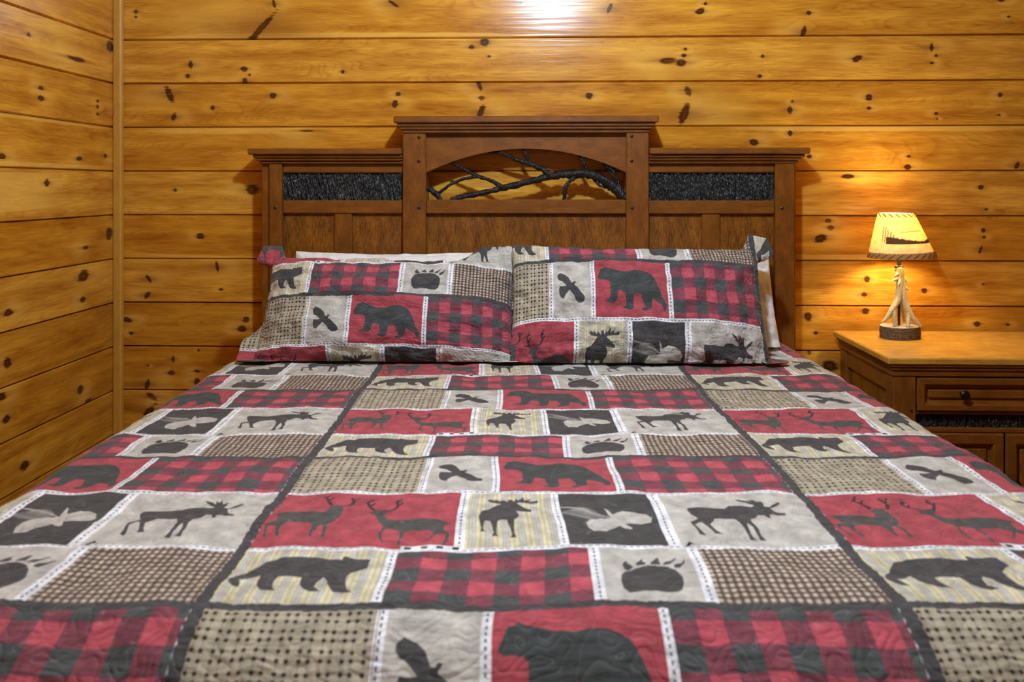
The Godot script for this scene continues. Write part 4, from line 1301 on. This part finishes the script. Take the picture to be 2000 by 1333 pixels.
# ---------------------------------------------------------------- lamp
func build_lamp() -> void:
	var at := Vector3(1.050, 0.7542, -2.44)
	var t := thing("table_lamp", "lit antler table lamp with laced parchment shade on a round log slice", "lamp", at)
	var rng := RandomNumberGenerator.new()
	rng.seed = 4
	# log slice
	var st := start()
	var n := 40
	var rim := []
	for k in n:
		var a := TAU * k / n
		var r := 1.0 + 0.05 * sin(a * 3.0 + 1.0) + rng.randf_range(-0.025, 0.025)
		rim.append(Vector2(cos(a) * 0.055 * r, sin(a) * 0.047 * r))
	for k in n:
		var p: Vector2 = rim[k]
		var q: Vector2 = rim[(k + 1) % n]
		for lvl in [[0.0, 1.0, 0.018, 1.03], [0.018, 1.03, 0.035, 0.99]]:
			quad(st, Vector3(p.x * lvl[1], lvl[0], p.y * lvl[1]), Vector3(q.x * lvl[1], lvl[0], q.y * lvl[1]), Vector3(q.x * lvl[3], lvl[2], q.y * lvl[3]), Vector3(p.x * lvl[3], lvl[2], p.y * lvl[3]), Vector3(p.x + q.x, 0, p.y + q.y))
	var base := part("log_slice", st.commit(), M.slice_bark, t)
	st = start()
	for k in n:
		var p: Vector2 = rim[k] * 0.99
		var q: Vector2 = rim[(k + 1) % n] * 0.99
		tri(st, Vector3(0, 0.0365, 0), Vector3(p.x, 0.035, p.y), Vector3(q.x, 0.035, q.y), Vector3.UP)
	part("cut_face", st.commit(), M.slice_top, base)
	# antlers: stems and tines
	var antlers := [
		[[[0.000, 0.205, 0.008, -0.002, 0.150, 0.010, -0.010, 0.112, 0.014, -0.030, 0.085, 0.022, -0.046, 0.060, 0.024, -0.058, 0.049, 0.022], [0.0085, 0.0085, 0.0085, 0.0065, 0.0045, 0.0022]],
			[[-0.020, 0.098, 0.016, -0.025, 0.070, 0.026, -0.024, 0.034, 0.030], [0.0060, 0.0052, 0.0036]]],
		[[[0.006, 0.195, 0.000, 0.006, 0.140, 0.010, 0.012, 0.105, 0.014, 0.024, 0.072, 0.022, 0.038, 0.052, 0.024, 0.053, 0.037, 0.022], [0.0070, 0.0080, 0.0080, 0.0066, 0.0055, 0.0034]],
			[[0.020, 0.082, 0.018, 0.016, 0.056, 0.026, 0.012, 0.036, 0.032], [0.0060, 0.0055, 0.0036]],
			[[0.026, 0.068, 0.020, 0.036, 0.062, 0.010, 0.045, 0.060, 0.000], [0.0040, 0.0032, 0.0014]]],
		[[[0.004, 0.190, -0.008, 0.008, 0.140, -0.014, 0.000, 0.095, -0.022, -0.014, 0.060, -0.030, -0.026, 0.046, -0.032], [0.0070, 0.0075, 0.0070, 0.0055, 0.0030]],
			[[0.006, 0.105, -0.018, 0.022, 0.074, -0.028, 0.030, 0.040, -0.032], [0.0060, 0.0050, 0.0032]]],
	]
	for a in antlers:
		st = start()
		for limb in a:
			add_limb(st, limb, rng)
		part("antler", st.commit(), M.antler, t)
	for tine in [[-0.006, 0.178, 0.010, -0.016, 0.172, 0.014, -0.027, 0.168, 0.014], [-0.006, 0.192, 0.008, -0.013, 0.186, 0.014, -0.019, 0.182, 0.014], [-0.004, 0.176, 0.012, -0.006, 0.164, 0.018, -0.010, 0.156, 0.020], [0.010, 0.176, 0.004, 0.016, 0.170, 0.006, 0.022, 0.160, 0.006], [0.010, 0.152, 0.006, 0.018, 0.146, 0.008, 0.027, 0.138, 0.006], [0.010, 0.128, 0.004, 0.018, 0.122, 0.002, 0.025, 0.114, 0.002]]:
		st = start()
		add_limb(st, [tine, [0.0044, 0.0034, 0.0010]], rng)
		part("tine", st.commit(), M.antler, t)
	# burr of pale knots round the top of the stem
	st = start()
	for k in 14:
		var a := TAU * k / 14.0
		var y := 0.150 + 0.050 * fmod(k * 0.37, 1.0)
		var c := Vector3(cos(a) * 0.0095, y, sin(a) * 0.0095 + 0.004)
		lathe(st, [Vector2(0.0, -0.005), Vector2(0.0036, -0.002), Vector2(0.0036, 0.002), Vector2(0.0, 0.005)], 6, c)
	part("burr", st.commit(), M.silver, t)
	# rod, collar, socket
	st = start()
	tube(st, [Vector3(0, 0.035, 0), Vector3(0, 0.225, 0)], [0.0038, 0.0038], 10)
	part("rod", st.commit(), M.metal, t)
	st = start()
	lathe(st, [Vector2(0.0, 0.204), Vector2(0.012, 0.204), Vector2(0.0125, 0.210), Vector2(0.006, 0.213), Vector2(0.0055, 0.222), Vector2(0.008, 0.226), Vector2(0.009, 0.240), Vector2(0.011, 0.250), Vector2(0.013, 0.275), Vector2(0.0, 0.276)], 16)
	part("socket", st.commit(), M.metal, t)
	st = start()
	lathe(st, [Vector2(0.010, 0.274), Vector2(0.014, 0.286), Vector2(0.021, 0.303), Vector2(0.022, 0.318), Vector2(0.017, 0.332), Vector2(0.0, 0.339)], 16, Vector3(-0.002, 0, 0))
	part("bulb", st.commit(), M.bulb, t)
	omni("lamp_bulb_light", Vector3(-0.002, 0.315, 0), 0.135, Color(1.0, 0.94, 0.80), 0.025, t)
	# shade: a leaning cone of laced parchment, open above and below
	var shade := Node3D.new()
	st = start()
	var c0 := Vector3(0.0076, 0.2380, 0)
	var c1 := Vector3(-0.0093, 0.3648, 0)
	var r0 := 0.0916
	var r1 := 0.0495
	var nu := 64
	var nv := 6
	for layer in 2:
		var pts := []
		var uvs := []
		for j in nv + 1:
			for i in nu + 1:
				var a := TAU * i / nu
				var f := float(j) / nv
				var r := lerpf(r1, r0, f) - 0.0008 * layer
				pts.append(c1.lerp(c0, f) + Vector3(cos(a), 0, sin(a)) * r + Vector3(0, 0.004 * cos(a) * f, 0))
				uvs.append(Vector2(0.95 - a / TAU, f))
		grid_mesh(st, pts, uvs, nu, nv, layer == 0)
		grid_index(st, layer * (nu + 1) * (nv + 1), nu, nv, layer == 0)
	var so := part("lamp_shade", st.commit(), M.shade, t)
	shade.free()
	# lacing round both rims
	for rimc in [[c0, r0, 26, 0.012, -1.0, 0.004], [c1, r1, 18, 0.010, 1.0, 0.0]]:
		st = start()
		for k in int(rimc[2]):
			var a: float = TAU * k / rimc[2]
			var b: float = a + 0.75 * TAU / rimc[2]
			var lift := Vector3(0, rimc[5] * cos(a), 0)
			var inner: float = rimc[1] + (-0.004 if rimc[4] < 0.0 else 0.0042) + 0.0012
			var p: Vector3 = rimc[0] + lift + Vector3(cos(a), 0, sin(a)) * inner + Vector3(0, -rimc[4] * rimc[3], 0)
			var q: Vector3 = rimc[0] + lift + Vector3(cos(b), 0, sin(b)) * (rimc[1] + 0.001)
			var q2: Vector3 = rimc[0] + lift + Vector3(cos(b), 0, sin(b)) * (rimc[1] - 0.003)
			tube(st, [p, q, q2], [0.0011, 0.0012, 0.0011], 5)
		part("lacing", st.commit(), M.lace, so)


func add_limb(st: SurfaceTool, limb: Array, rng: RandomNumberGenerator) -> void:
	var pts := []
	for k in limb[0].size() / 3:
		pts.append(Vector3(limb[0][k * 3], limb[0][k * 3 + 1], limb[0][k * 3 + 2]))
	var sm := smooth_path(pts, limb[1], 4)
	var fat := []
	for r in sm[1]:
		fat.append(r * 1.2)
	tube(st, sm[0], fat, 9, 0.06, rng)
